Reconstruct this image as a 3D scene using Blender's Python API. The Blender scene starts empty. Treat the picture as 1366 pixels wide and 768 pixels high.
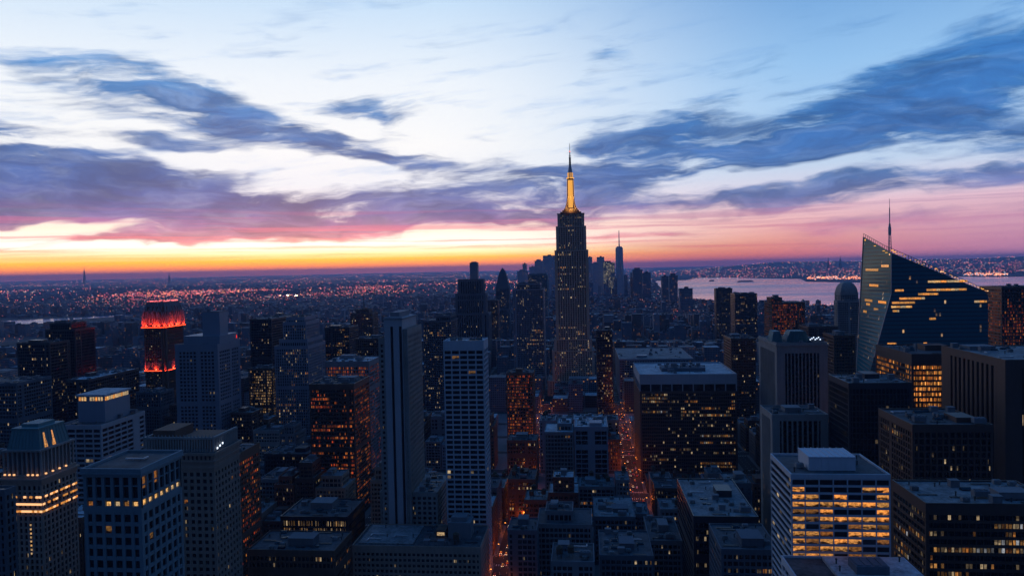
import bpy, math, random
from mathutils import Vector, Matrix
R = math.radians
SC = bpy.context.scene
COL = SC.collection
rnd = random.Random(11)

# ------------------------------------------------------------------ camera
CAMZ = 225.0
FPX, W0, H0 = 980.0, 1366.0, 768.0
YAW = math.atan((780 - 683) / FPX)          # the street grid runs along +Y, a little right of the view
PITCH = math.atan((384 - 357.5) / FPX)
ROLL = R(1.2)
_fw = Vector((-math.sin(YAW) * math.cos(PITCH), math.cos(YAW) * math.cos(PITCH), -math.sin(PITCH)))
_rt = Vector((math.cos(YAW), math.sin(YAW), 0))
_up = _rt.cross(_fw)
_rt2 = _rt * math.cos(ROLL) + _up * -math.sin(ROLL)
_up2 = _up * math.cos(ROLL) + _rt * math.sin(ROLL)
cam_data = bpy.data.cameras.new('camera')
cam = bpy.data.objects.new('camera', cam_data)
COL.objects.link(cam)
_m = Matrix((_rt2, _up2, -_fw)).transposed().to_4x4()
_m.translation = (0, 0, CAMZ)
cam.matrix_world = _m
cam_data.sensor_width = 36
cam_data.lens = 36 * FPX / W0
cam_data.clip_start = 1
cam_data.clip_end = 400000
SC.camera = cam

def ray(px, py):
    return (_fw * FPX + _rt2 * (px - W0 / 2) + _up2 * (H0 / 2 - py)).normalized()
def at(px, py, Y):
    d = ray(px, py)
    return Vector((0, 0, CAMZ)) + d * (Y / d.y)
def gnd(px, py, z=0.0):
    d = ray(px, py)
    return Vector((0, 0, CAMZ)) + d * ((z - CAMZ) / d.z)
def proj(x, y, z):
    v = Vector((x, y, z - CAMZ))
    w = v.dot(_fw)
    return W0 / 2 + FPX * v.dot(_rt2) / w, H0 / 2 - FPX * v.dot(_up2) / w
def azel(px, py):
    d = ray(px, py)
    return math.degrees(math.atan2(d.x, d.y)), math.degrees(math.asin(d.z))
def lin(c):
    return tuple(((v / 255) / 12.92 if v / 255 <= .04045 else ((v / 255 + .055) / 1.055) ** 2.4) for v in c)

# ------------------------------------------------------------------ node helper
class NT:
    def __init__(s, tree):
        s.t = tree
        tree.nodes.clear()
    def n(s, typ, **kw):
        nd = s.t.nodes.new(typ)
        for k, v in kw.items():
            setattr(nd, k, v)
        return nd
    def put(s, sock, v):
        if isinstance(v, bpy.types.NodeSocket):
            s.t.links.new(v, sock)
        elif v is not None:
            sock.default_value = v
    def m(s, op, a, b=None, c=None, clamp=False):
        nd = s.n('ShaderNodeMath', operation=op, use_clamp=clamp)
        s.put(nd.inputs[0], a); s.put(nd.inputs[1], b); s.put(nd.inputs[2], c)
        return nd.outputs[0]
    def v(s, op, a, b=None):
        nd = s.n('ShaderNodeVectorMath', operation=op)
        s.put(nd.inputs[0], a); s.put(nd.inputs[1], b)
        return nd.outputs[1] if op in ('DOT_PRODUCT', 'LENGTH') else nd.outputs[0]
    def xyz(s, a, b, c=0.0):
        nd = s.n('ShaderNodeCombineXYZ')
        s.put(nd.inputs[0], a); s.put(nd.inputs[1], b); s.put(nd.inputs[2], c)
        return nd.outputs[0]
    def sep(s, a):
        nd = s.n('ShaderNodeSeparateXYZ'); s.put(nd.inputs[0], a)
        return nd.outputs
    def mix(s, f, a, b, blend='MIX'):
        nd = s.n('ShaderNodeMix', data_type='RGBA', blend_type=blend)
        s.put(nd.inputs[0], f)
        for i, q in ((6, a), (7, b)):
            if isinstance(q, tuple): q = tuple(q)[:3] + (1,)
            s.put(nd.inputs[i], q)
        return nd.outputs[2]
    def smooth(s, x, a, b, lo=0.0, hi=1.0):
        nd = s.n('ShaderNodeMapRange', interpolation_type='SMOOTHSTEP')
        s.put(nd.inputs[0], x)
        for i, q in zip((1, 2, 3, 4), (a, b, lo, hi)): nd.inputs[i].default_value = q
        return nd.outputs[0]
    def noise(s, vec, scale, detail=3, rough=.55, dim='3D'):
        nd = s.n('ShaderNodeTexNoise', noise_dimensions=dim)
        s.put(nd.inputs['Vector'], vec)
        nd.inputs['Scale'].default_value = scale
        nd.inputs['Detail'].default_value = detail
        nd.inputs['Roughness'].default_value = rough
        return nd.outputs
    def white(s, vec):
        nd = s.n('ShaderNodeTexWhiteNoise', noise_dimensions='3D'); s.put(nd.inputs['Vector'], vec)
        return nd.outputs
    def ramp(s, f, stops):
        nd = s.n('ShaderNodeValToRGB'); s.put(nd.inputs[0], f)
        e = nd.color_ramp.elements
        while len(e) < len(stops): e.new(0.5)
        for q, (p, c) in zip(e, stops):
            q.position = p; q.color = tuple(c)[:3] + (1,)
        return nd.outputs[0]

# ------------------------------------------------------------------ world: dusk sky with clouds
SUN_AZ, SUN_EL = azel(400, 352)[0], 1.2
world = bpy.data.worlds.new('World'); SC.world = world
world.use_nodes = True
def make_sky():
    k = NT(world.node_tree)
    tc = k.n('ShaderNodeTexCoord')
    d = tc.outputs['Generated']
    X, Y, Z = k.sep(d)
    az = k.m('MULTIPLY', k.m('ARCTAN2', X, Y), 57.29578)
    el = k.m('MULTIPLY', k.m('ARCSINE', Z), 57.29578)
    P = k.xyz(az, el)
    E = k.m('DIVIDE', el, 60.0, clamp=True)
    def rp(st): return k.ramp(E, [(e / 60., lin(c)) for e, c in st])
    warm = rp([(0, (226, 100, 40)), (.45, (255, 134, 10)), (.95, (255, 180, 20)), (1.35, (255, 236, 165)), (2.0, (255, 250, 236)), (3.3, (255, 236, 214)),
               (4.5, (246, 232, 238)), (6.5, (243, 246, 255)), (9.5, (252, 253, 255)), (14, (240, 247, 255)), (20, (198, 225, 251)), (27, (110, 156, 214)), (34, (60, 120, 186)), (60, (24, 84, 150))])
    cool = rp([(0, (216, 96, 96)), (.7, (238, 126, 110)), (1.8, (240, 160, 144)), (2.6, (244, 182, 176)), (4.2, (244, 206, 216)), (5.2, (226, 218, 236)), (7, (196, 216, 242)), (10.5, (172, 208, 244)),
               (14, (150, 196, 240)), (20, (106, 160, 218)), (27, (84, 134, 202)), (34, (54, 114, 182)), (60, (24, 84, 150))])
    rear = rp([(0, (20, 40, 74)), (3, (16, 42, 82)), (10, (34, 52, 88)), (20, (40, 60, 98)), (36, (44, 80, 130)), (60, (24, 84, 150))])
    base = k.mix(k.smooth(az, azel(560, 300)[0], azel(1120, 300)[0]), warm, cool)
    # ---- fields
    wn = k.noise(k.v('MULTIPLY', P, (.06, .17, 1)), 1.0, 4, .6)
    warp = k.v('MULTIPLY', k.v('SUBTRACT', wn['Color'], (.5, .5, .5)), (12., 5.5, 0))
    PW = k.v('ADD', P, warp)
    det = k.noise(k.v('MULTIPLY', k.v('ADD', P, k.v('MULTIPLY', warp, (.6, .9, 0))), (.10, .50, 1)), 1.0, 8, .60)['Fac']
    fine = k.noise(k.v('MULTIPLY', PW, (.22, 1.4, 1)), 1.0, 6, .62)['Fac']
    D = None
    blobs = [  # px, py, rx, ry, angle (down to the right is positive), amount
        (60, 246, 400, 62, 8, 1.25), (330, 284, 460, 34, 2, 1.05), (150, 272, 300, 44, 3, .8),
        (205, 128, 170, 44, 14, 1.15), (345, 170, 170, 40, 20, 1.0), (494, 148, 70, 30, 14, 1.25), (420, 188, 130, 24, -4, .75), (468, 172, 42, 16, 0, -.7), (400, 306, 380, 18, -2, .95), (250, 205, 90, 9, 8, .6),
        (508, 213, 110, 19, 4, 1.25), (245, 197, 85, 13, 8, .9), (22, 182, 62, 20, 8, 1.0), (120, 215, 150, 30, 12, .7),
        (640, 262, 240, 54, -4, .75), (560, 190, 90, 30, 30, .22), (700, 235, 120, 30, 0, .5),
        (1120, 158, 360, 58, -13, .85), (1300, 112, 220, 60, -16, 1.05), (1370, 66, 170, 36, -16, .65), (630, 180, 130, 36, 24, .3), (870, 176, 120, 30, -8, 1.15), (1170, 112, 120, 30, -14, .75), (1010, 190, 240, 26, -10, .5), (800, 196, 60, 10, -6, .8), (1330, 180, 180, 26, -8, .5),
        (1050, 200, 380, 40, -7, .9), (960, 268, 420, 24, -2, .95), (1250, 250, 300, 26, -4, .95), (840, 225, 190, 48, -10, .7), (1320, 200, 200, 40, -6, .7),
        (805, 62, 60, 26, 25, .42), (790, 96, 40, 26, -50, .36), (1330, 12, 130, 26, -14, .5), (1000, 112, 200, 34, -22, .3), (20, 66, 110, 16, 14, .32),
        (1240, 292, 250, 16, 1, .5), (850, 312, 170, 8, 1, .55), (60, 322, 260, 7, 1, .55), (1220, 322, 240, 6, 1, .3),
        (340, 224, 150, 15, 6, -.95), (450, 234, 100, 16, 4, -.5), (200, 262, 300, 40, 6, .8), (700, 285, 160, 16, -4, .5), (980, 243, 190, 17, -4, -.95), (1290, 222, 150, 14, -8, -.6),
        (100, 304, 150, 13, -1, -1.3), (330, 346, 500, 24, 0, -1.2), (640, 330, 170, 10, 1, -.9), (730, 215, 100, 40, 10, -.35), (1150, 275, 330, 12, 0, -.55),
        (660, 150, 180, 60, 0, -.3), (480, 165, 35, 12, 10, -.4)]
    for (px, py, rx, ry, ang, amp) in blobs:
        a, e = azel(px, py)
        s = 57.3 / FPX
        mp = k.n('ShaderNodeMapping', vector_type='TEXTURE')
        k.put(mp.inputs['Vector'], PW)
        mp.inputs['Location'].default_value = (a, e, 0)
        mp.inputs['Rotation'].default_value = (0, 0, R(-ang + 1.2))
        mp.inputs['Scale'].default_value = (rx * s, ry * s, 1)
        g = k.n('ShaderNodeTexGradient', gradient_type='SPHERICAL')
        k.put(g.inputs[0], mp.outputs[0])
        D = k.m('MULTIPLY_ADD', g.outputs['Fac'], amp, D if D is not None else 0.0)
    dd = k.m('MULTIPLY', D, k.smooth(det, .30, .68, .30, 1.55))
    dd = k.m('ADD', dd, k.m('MULTIPLY', k.m('SUBTRACT', fine, .5), .85))
    # long fibres drawn out by the wind, rising to the right on the cool side
    sk = k.xyz(k.m('MULTIPLY_ADD', el, .9, k.m('MULTIPLY', az, .24)), k.m('MULTIPLY_ADD', az, -.16, k.m('MULTIPLY', el, 1.05)))
    fib = k.noise(k.v('ADD', k.v('MULTIPLY', sk, (.25, .55, 1)), k.v('MULTIPLY', warp, (.10, .16, 0))), 1.0, 7, .62)['Fac']
    dd = k.m('ADD', dd, k.m('MULTIPLY', k.m('MULTIPLY', k.m('SUBTRACT', fib, .5), 2.7), k.smooth(D, -.35, .45, .35, 1.0)))
    alpha = k.smooth(dd, .0, 1.0)
    cir = k.m('MULTIPLY', k.smooth(fib, .50, .72), k.m('MULTIPLY', k.smooth(el, 4.5, 7.5), k.smooth(el, 24, 15)))
    # cloud colour by height, with the warm side pinker low down
    cw = rp([(0, (190, 80, 60)), (1.2, (240, 140, 60)), (2.2, (210, 124, 130)), (3.4, (156, 108, 154)), (4.6, (90, 98, 162)), (6.2, (58, 94, 164)), (9, (46, 102, 170)), (13, (58, 124, 188)), (20, (120, 168, 220)), (27, (74, 120, 190)), (60, (24, 72, 158))])
    cc = rp([(0, (176, 92, 110)), (1.5, (214, 128, 140)), (3, (176, 128, 164)), (4.5, (96, 118, 174)), (6.2, (60, 110, 174)), (9, (42, 104, 172)), (13, (46, 114, 182)), (20, (78, 136, 204)), (27, (54, 106, 182)), (60, (24, 72, 158))])
    ccol = k.mix(k.smooth(az, azel(600, 300)[0], azel(1100, 300)[0]), cw, cc)
    ccol = k.mix(k.m('MULTIPLY', k.smooth(fine, .42, .72), .30), ccol, k.mix(.5, ccol, base))
    tex = k.noise(k.v('MULTIPLY', k.v('ADD', PW, (31, 7, 0)), (.16, .62, 1)), 1.0, 7, .62)['Fac']
    sh = k.smooth(tex, .30, .70, .62, 1.45)
    ccol = k.v('MULTIPLY', ccol, k.xyz(sh, k.m('POWER', sh, .85), k.m('POWER', sh, .7)))
    ccol = k.mix(k.m('MULTIPLY', k.smooth(dd, .6, 1.6), .5), ccol, k.v('MULTIPLY', ccol, (.50, .68, .90)))
    base = k.mix(k.m('MULTIPLY', cir, .5), base, k.mix(k.smooth(az, azel(600, 300)[0], azel(1100, 300)[0]), (.42, .60, .90), (.20, .42, .78)))
    col = k.mix(k.m('MULTIPLY', alpha, .95), base, ccol)
    # thin pink streaks lying along the horizon
    st = k.noise(k.v('MULTIPLY', k.v('ADD', P, k.v('MULTIPLY', warp, (.5, .12, 0))), (.035, 2.1, 1)), 1.0, 5, .6)['Fac']
    band = k.m('MULTIPLY', k.smooth(el, .35, 1.3), k.smooth(el, 6.2, 3.0))
    sa = k.m('MULTIPLY', k.smooth(st, .46, .62), band)
    scol = k.mix(k.smooth(az, azel(500, 300)[0], azel(1000, 300)[0]), rp([(0, (226, 110, 40)), (1.1, (255, 176, 60)), (2.2, (240, 128, 120)), (3.5, (214, 112, 150)), (5, (136, 100, 160)), (9, (90, 100, 160))]),
                 rp([(0, (206, 90, 100)), (1.2, (222, 112, 116)), (3.0, (206, 132, 158)), (5, (130, 120, 176)), (9, (90, 120, 180))]))
    col = k.mix(k.m('MULTIPLY', sa, .62), col, scol)
    side = k.smooth(az, azel(640, 300)[0], azel(1000, 300)[0], 1.0, .25)
    lowglow = k.m('ADD', k.m('MULTIPLY_ADD', k.smooth(el, 5.5, .3), k.m('MULTIPLY', side, .7), 1.0), k.m('MULTIPLY', k.smooth(el, 1.5, .0), k.m('MULTIPLY', side, .9)))
    lil = k.m('MULTIPLY', k.smooth(az, azel(960, 300)[0], azel(1400, 300)[0]), k.smooth(el, 6.5, 1.5))
    col = k.mix(k.m('MULTIPLY', lil, .62), col, lin((180, 140, 186)))
    col = k.v('MULTIPLY', col, k.xyz(lowglow, lowglow, lowglow))
    # away from the sunset the dome goes to deep blue
    aw = k.smooth(k.m('ABSOLUTE', k.m('SUBTRACT', az, azel(700, 300)[0])), 40, 88)
    col = k.mix(aw, col, rear)
    sky = k.n('ShaderNodeTexSky', sky_type='NISHITA')
    sky.sun_disc = False
    sky.sun_elevation = R(SUN_EL); sky.sun_rotation = R(SUN_AZ)
    sky.altitude = 200
    col = k.mix(1.0, col, k.v('MULTIPLY', sky.outputs[0], (.010, .010, .010)), 'ADD')
    bg = k.n('ShaderNodeBackground')
    k.put(bg.inputs[0], col); bg.inputs[1].default_value = 1.0
    out = k.n('ShaderNodeOutputWorld')
    k.t.links.new(bg.outputs[0], out.inputs[0])
make_sky()
world.cycles.sampling_method = 'MANUAL'
world.cycles.sample_map_resolution = 512

sd = bpy.data.lights.new('sun', 'SUN')
sd.energy = 0.10; sd.angle = R(3); sd.color = (1, .55, .28)
sun = bpy.data.objects.new('sun', sd); COL.objects.link(sun)
_sdv = Vector((math.sin(R(SUN_AZ)) * math.cos(R(SUN_EL)), math.cos(R(SUN_AZ)) * math.cos(R(SUN_EL)), math.sin(R(SUN_EL))))
sun.rotation_euler = _sdv.to_track_quat('Z', 'Y').to_euler()

vs = SC.view_settings
vs.view_transform = 'Standard'; vs.look = 'None'; vs.exposure = 0.0; vs.gamma = 1.0; vs.use_curve_mapping = False
SC.render.engine = 'CYCLES'
SC.cycles.use_denoising = True
SC.cycles.denoiser = 'OPENIMAGEDENOISE'
SC.cycles.max_bounces = 5; SC.cycles.diffuse_bounces = 3; SC.cycles.glossy_bounces = 3; SC.cycles.volume_bounces = 1
SC.cycles.transparent_max_bounces = 8
SC.cycles.sample_clamp_indirect = 4.0
SC.cycles.use_light_tree = True

# ------------------------------------------------------------------ materials
MATS = {}
def new_mat(name):
    m = bpy.data.materials.new(name); m.use_nodes = True
    MATS[name] = m
    return m, NT(m.node_tree)
def finish(k, bsdf):
    out = k.n('ShaderNodeOutputMaterial'); k.t.links.new(bsdf.outputs[0], out.inputs[0])
def principled(k, col=None, rough=.7, spec=.3, metal=0., em=None, ems=0.):
    b = k.n('ShaderNodeBsdfPrincipled')
    if isinstance(col, tuple): col = tuple(col)[:3] + (1,)
    k.put(b.inputs['Base Color'], col)
    k.put(b.inputs['Roughness'], rough); b.inputs['Metallic'].default_value = metal
    b.inputs['Specular IOR Level'].default_value = spec
    if em is not None:
        if isinstance(em, tuple): em = tuple(em)[:3] + (1,)
        k.put(b.inputs['Emission Color'], em); k.put(b.inputs['Emission Strength'], ems)
    return b
def masonry(name, c, var=.35, rough=.85, spec=.2, scale=.05, course=0.0):
    """stone, brick, concrete, paint: blotches, rain streaks and faint courses"""
    m, k = new_mat(name)
    g = k.n('ShaderNodeNewGeometry'); p = g.outputs['Position']
    n1 = k.noise(p, scale, 4, .6)['Fac']
    n2 = k.noise(k.v('MULTIPLY', p, (.6, .6, .03)), 1.0, 3, .6)['Fac']
    n3 = k.noise(p, .9, 3, .6)['Fac']
    oi = k.n('ShaderNodeObjectInfo').outputs['Random']
    f = k.m('MULTIPLY_ADD', n1, .55, k.m('MULTIPLY_ADD', n2, .45, k.m('MULTIPLY', n3, .25)))
    f = k.m('ADD', k.m('MULTIPLY', k.m('SUBTRACT', f, .62), var * 2.2), k.m('MULTIPLY_ADD', oi, .18, .91))
    if course:
        z = k.sep(p)[2]
        f = k.m('MULTIPLY', f, k.m('MULTIPLY_ADD', k.m('GREATER_THAN', k.m('FRACT', k.m('DIVIDE', z, course)), .1), .12, .88))
    col = k.v('MULTIPLY', k.xyz(f, f, f), tuple(c))
    finish(k, principled(k, col, rough, spec)); return m
masonry('limestone', (.29, .28, .27), var=.5); masonry('pale_stone', (.38, .39, .42)); masonry('beige_stone', (.33, .25, .205), var=.5, course=1.2); masonry('glow_warmed_stone', (.58, .39, .29), var=.4); masonry('teal_metal', (.03, .065, .085), rough=.5, spec=.2)  # the spired tower's stone is reddened: its warm evening glow sits in the colour
masonry('brown_brick', (.17, .10, .075)); masonry('red_brick', (.22, .09, .065)); masonry('grey_concrete', (.19, .20, .22))
masonry('white_concrete', (.50, .54, .60), var=.25); masonry('blue_grey_cladding', (.20, .24, .30), var=.25, rough=.5, spec=.4)
masonry('dark_cladding', (.035, .04, .05), var=.3, rough=.4, spec=.5); masonry('brown_granite', (.10, .065, .055), rough=.5, spec=.4)
masonry('teal_stone', (.16, .23, .27)); masonry('slate_stone', (.12, .14, .17)); masonry('copper_roofing', (.10, .22, .24), rough=.6)
masonry('dark_metal', (.05, .055, .06), rough=.4, spec=.5); masonry('pale_metal', (.45, .47, .50), rough=.45, spec=.5); masonry('tank_wood', (.10, .07, .05))
masonry('roof_tar', (.085, .09, .10), var=1.5, scale=.12); masonry('roof_gravel', (.20, .21, .22), var=1.5, scale=.14); masonry('roof_membrane', (.42, .45, .48), var=1.3, scale=.15)
masonry('concrete_pavement', (.17, .17, .17), scale=.3); masonry('asphalt', (.05, .05, .052), scale=.3); masonry('road_paint', (.7, .7, .66))
masonry('yellow_paint', (.62, .34, .03), rough=.3, spec=.5); masonry('black_paint', (.02, .02, .022), rough=.25, spec=.5)
masonry('white_paint', (.7, .7, .7), rough=.3, spec=.5); masonry('red_paint', (.3, .03, .025), rough=.3, spec=.5); masonry('rubber', (.02, .02, .02))
WARM, AMBER, PALE, RED = (1.0, .50, .14), (1.0, .33, .06), (1.0, .72, .40), (1.0, .10, .03)

def glazing(name, prob, strength, c1=WARM, c2=AMBER, row=.6, base=(.012, .016, .022), rough=.12, spec=.5, bright_rows=0.0, clump=.10, metal=0.0, fx=.10, fy=.14, wall=None, flat=0.):
    """a sheet of windows. UV counts bays across and storeys up; each pane is lit or dark on its own draw,
    drawn in clumps and along storeys, with blinds and furniture breaking up the light."""
    m, k = new_mat(name)
    uv = k.n('ShaderNodeUVMap').outputs[0]
    U, V, _ = k.sep(uv)
    cu, cv = k.m('FLOOR', U), k.m('FLOOR', V)
    fu, fv = k.m('FRACT', U), k.m('FRACT', V)
    cell = k.xyz(cu, cv, 3.7)
    w = k.white(cell)
    w2 = k.white(k.xyz(cu, cv, 11.3))
    half = k.xyz(k.m('FLOOR', k.m('MULTIPLY', cu, .25)), cv, 5.1)
    rw = k.white(k.xyz(k.m('FLOOR', k.m('MULTIPLY', cu, .06)), cv, 1.9))['Value']
    hw = k.white(half)['Value']
    cl = k.noise(k.xyz(cu, cv, 0), clump, 2, .5)['Fac']
    clm = k.smooth(cl, .38, .66)
    p = k.m('MULTIPLY', k.m('MULTIPLY_ADD', clm, 1.7, .12), prob)
    rowf = k.m('MULTIPLY', k.m('MULTIPLY', k.m('POWER', rw, 6.0), 2.2), k.m('MULTIPLY_ADD', hw, 1.6, .4))
    p = k.m('ADD', k.m('MULTIPLY', p, 1 - row), k.m('MULTIPLY', k.m('MULTIPLY', rowf, k.m('MULTIPLY_ADD', clm, .9, .35)), prob * 3.2 * row))
    if bright_rows:
        p = k.m('ADD', p, k.m('MULTIPLY', k.m('GREATER_THAN', k.white(k.xyz(7.7, cv, .3))['Value'], 1 - bright_rows), .75))
    lit = k.m('LESS_THAN', w['Value'], p)
    blind = k.m('LESS_THAN', fv, k.m('MULTIPLY_ADD', w2['Value'], .9, .35))
    inside = k.noise(k.xyz(k.m('MULTIPLY', U, 3.1), k.m('MULTIPLY', V, 2.3), 0), 1.0, 3, .6)['Fac']
    f = k.m('MULTIPLY', k.smooth(inside, .25, .75, .35, 1.25), k.m('MULTIPLY_ADD', blind, .65, .35))
    sc = k.sep(w['Color'])
    f = k.m('MULTIPLY', f, k.m('MULTIPLY_ADD', k.m('POWER', sc[1], 3.0), 1.25, .14))
    fr = k.m('MULTIPLY', k.m('MULTIPLY', k.m('GREATER_THAN', fu, fx), k.m('LESS_THAN', fu, 1 - fx)), k.m('MULTIPLY', k.m('GREATER_THAN', fv, fy), k.m('LESS_THAN', fv, 1 - fy)))
    ec = k.mix(sc[2], c1, c2)
    if name in ('glass_dark', 'glass_sparse', 'glass_some', 'glass_rows', 'glass_spire_tower'):
        ec = k.mix(k.m('GREATER_THAN', sc[0], .84), ec, (.85, .88, .95)); ec = k.mix(k.m('LESS_THAN', sc[0], .3), ec, PALE)
    if wall is not None:
        bc = k.mix(fr, wall, base)
        rg = k.m('MULTIPLY_ADD', fr, rough - .85, .85)
    else:
        bc, rg = k.mix(fr, (base[0] * .7, base[1] * .7, base[2] * .7), base), k.m('MULTIPLY_ADD', w2['Value'], .12, rough)
    es = k.m('MULTIPLY', k.m('MULTIPLY', lit, f), k.m('MULTIPLY', fr, strength))
    if flat:
        df = k.n('ShaderNodeBsdfDiffuse'); k.put(df.inputs[0], bc); gl = k.n('ShaderNodeBsdfGlossy'); gl.inputs[0].default_value = (.5, .8, .9, 1); gl.inputs[1].default_value = .3
        mx = k.n('ShaderNodeMixShader'); mx.inputs[0].default_value = flat; k.t.links.new(df.outputs[0], mx.inputs[1]); k.t.links.new(gl.outputs[0], mx.inputs[2])
        em = k.n('ShaderNodeEmission'); k.put(em.inputs[0], ec); k.put(em.inputs[1], es)
        b = k.n('ShaderNodeAddShader'); k.t.links.new(mx.outputs[0], b.inputs[0]); k.t.links.new(em.outputs[0], b.inputs[1])
    else: b = principled(k, bc, rg, spec, metal, ec, es)
    finish(k, b); m.cycles.emission_sampling = 'NONE'
    return m
glazing('glass_dark', .02, .6, row=.3); glazing('glass_sparse', .07, .5, row=.6); glazing('glass_some', .15, .42, row=.7)
glazing('glass_rows', .50, .36, row=.9, clump=.05); glazing('glass_busy', 1.1, .55, c1=AMBER, c2=RED, row=.75, clump=.05)
glazing('glass_orange', 1.5, 1.25, c1=(1, .42, .09), c2=(1, .27, .045), row=.25, clump=.05); glazing('glass_yellow', .85, .42, c1=PALE, c2=WARM, row=.3)
glazing('glass_ember', .7, .30, c1=AMBER, c2=RED, row=.4, clump=.06)
glazing('glass_spire_tower', .11, .62, c1=(1, .6, .3), c2=AMBER, row=.9, clump=.04, base=(.02, .016, .018))
glazing('glass_teal', .012, .6, c1=WARM, c2=PALE, row=.5, base=(.015, .125, .185), flat=.06, rough=.40, spec=.2, metal=.0, fx=.02, fy=.05)
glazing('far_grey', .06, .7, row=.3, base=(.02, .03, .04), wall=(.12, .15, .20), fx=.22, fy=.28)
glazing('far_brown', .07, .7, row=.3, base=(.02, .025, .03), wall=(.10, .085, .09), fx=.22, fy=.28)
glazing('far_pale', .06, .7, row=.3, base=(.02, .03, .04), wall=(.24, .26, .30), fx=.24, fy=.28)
glazing('far_hazed', .07, .6, row=.3, base=(.10, .12, .16), wall=(.46, .44, .50), fx=.24, fy=.28)  # downtown haze is put into these paler wall and glass colours
glazing('far_yellow', .80, .60, c1=(1, .75, .30), c2=(1, .85, .45), row=.1, base=(.02, .03, .04), wall=(.34, .32, .28), fx=.16, fy=.2)

def pane(name, st, c1, c2, rough=.12):
    m, k = new_mat(name)
    oi = k.n('ShaderNodeObjectInfo').outputs['Random']
    p = k.n('ShaderNodeNewGeometry').outputs['Position']
    if st:
        a = k.noise(k.v('MULTIPLY', p, (1.0, 1.0, 1.3)), .9, 4, .65)['Fac']
        b2 = k.noise(k.v('ADD', k.v('MULTIPLY', p, (.35, .35, .9)), (7, 3, 1)), 1.0, 3, .6)['Fac']
        ov = k.sep(k.n('ShaderNodeTexCoord').outputs['Object'])[2]
        edge = k.m('ADD', k.m('MULTIPLY', ov, .45), k.m('MULTIPLY', k.m('SUBTRACT', b2, .5), 2.6))
        f = k.m('MULTIPLY', k.smooth(a, .30, .66, .30, 1.15), k.smooth(edge, -.42, .10, .03, 1.1))
        finish(k, principled(k, (.02, .02, .025), rough, .5, 0, k.mix(oi, c1, c2), k.m('MULTIPLY', f, k.m('MULTIPLY_ADD', oi, st * .7, st * .55))))
        m.cycles.emission_sampling = 'NONE'
    else:
        finish(k, principled(k, k.mix(oi, c1, c2), rough, .5))
    return m
pane('pane_dark', 0, (.010, .014, .02), (.022, .03, .04)); pane('pane_lit', .85, (1, .45, .11), AMBER); pane('pane_dim', .22, WARM, AMBER); pane('pane_pale', .75, PALE, WARM)

def lamp_mat(name, c, st, sample=False):
    m, k = new_mat(name)
    e = k.n('ShaderNodeEmission'); e.inputs[0].default_value = tuple(c) + (1,); e.inputs[1].default_value = st
    finish(k, e)
    if not sample: m.cycles.emission_sampling = 'NONE'
    return m
lamp_mat('lamp_amber', (1, .32, .05), 5); lamp_mat('lamp_white', (1, .80, .55), 3.2); lamp_mat('lamp_red', (1, .03, .01), 1.6)
lamp_mat('lamp_gold', (1, .46, .08), 1.15); lamp_mat('lamp_crown', (1, .06, .015), 4.5, True); lamp_mat('lamp_aviation', (1, .05, .02), 6)
lamp_mat('lamp_cornice', (1, .50, .22), 1.3); lamp_mat('lamp_bluewhite', (.7, .82, 1), 2.0)
lamp_mat('lamp_far_amber', (1, .30, .12), 4.2); lamp_mat('lamp_far_pink', (1, .16, .16), 4.0); lamp_mat('lamp_far_white', (.85, .85, 1), 1.8)

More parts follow.
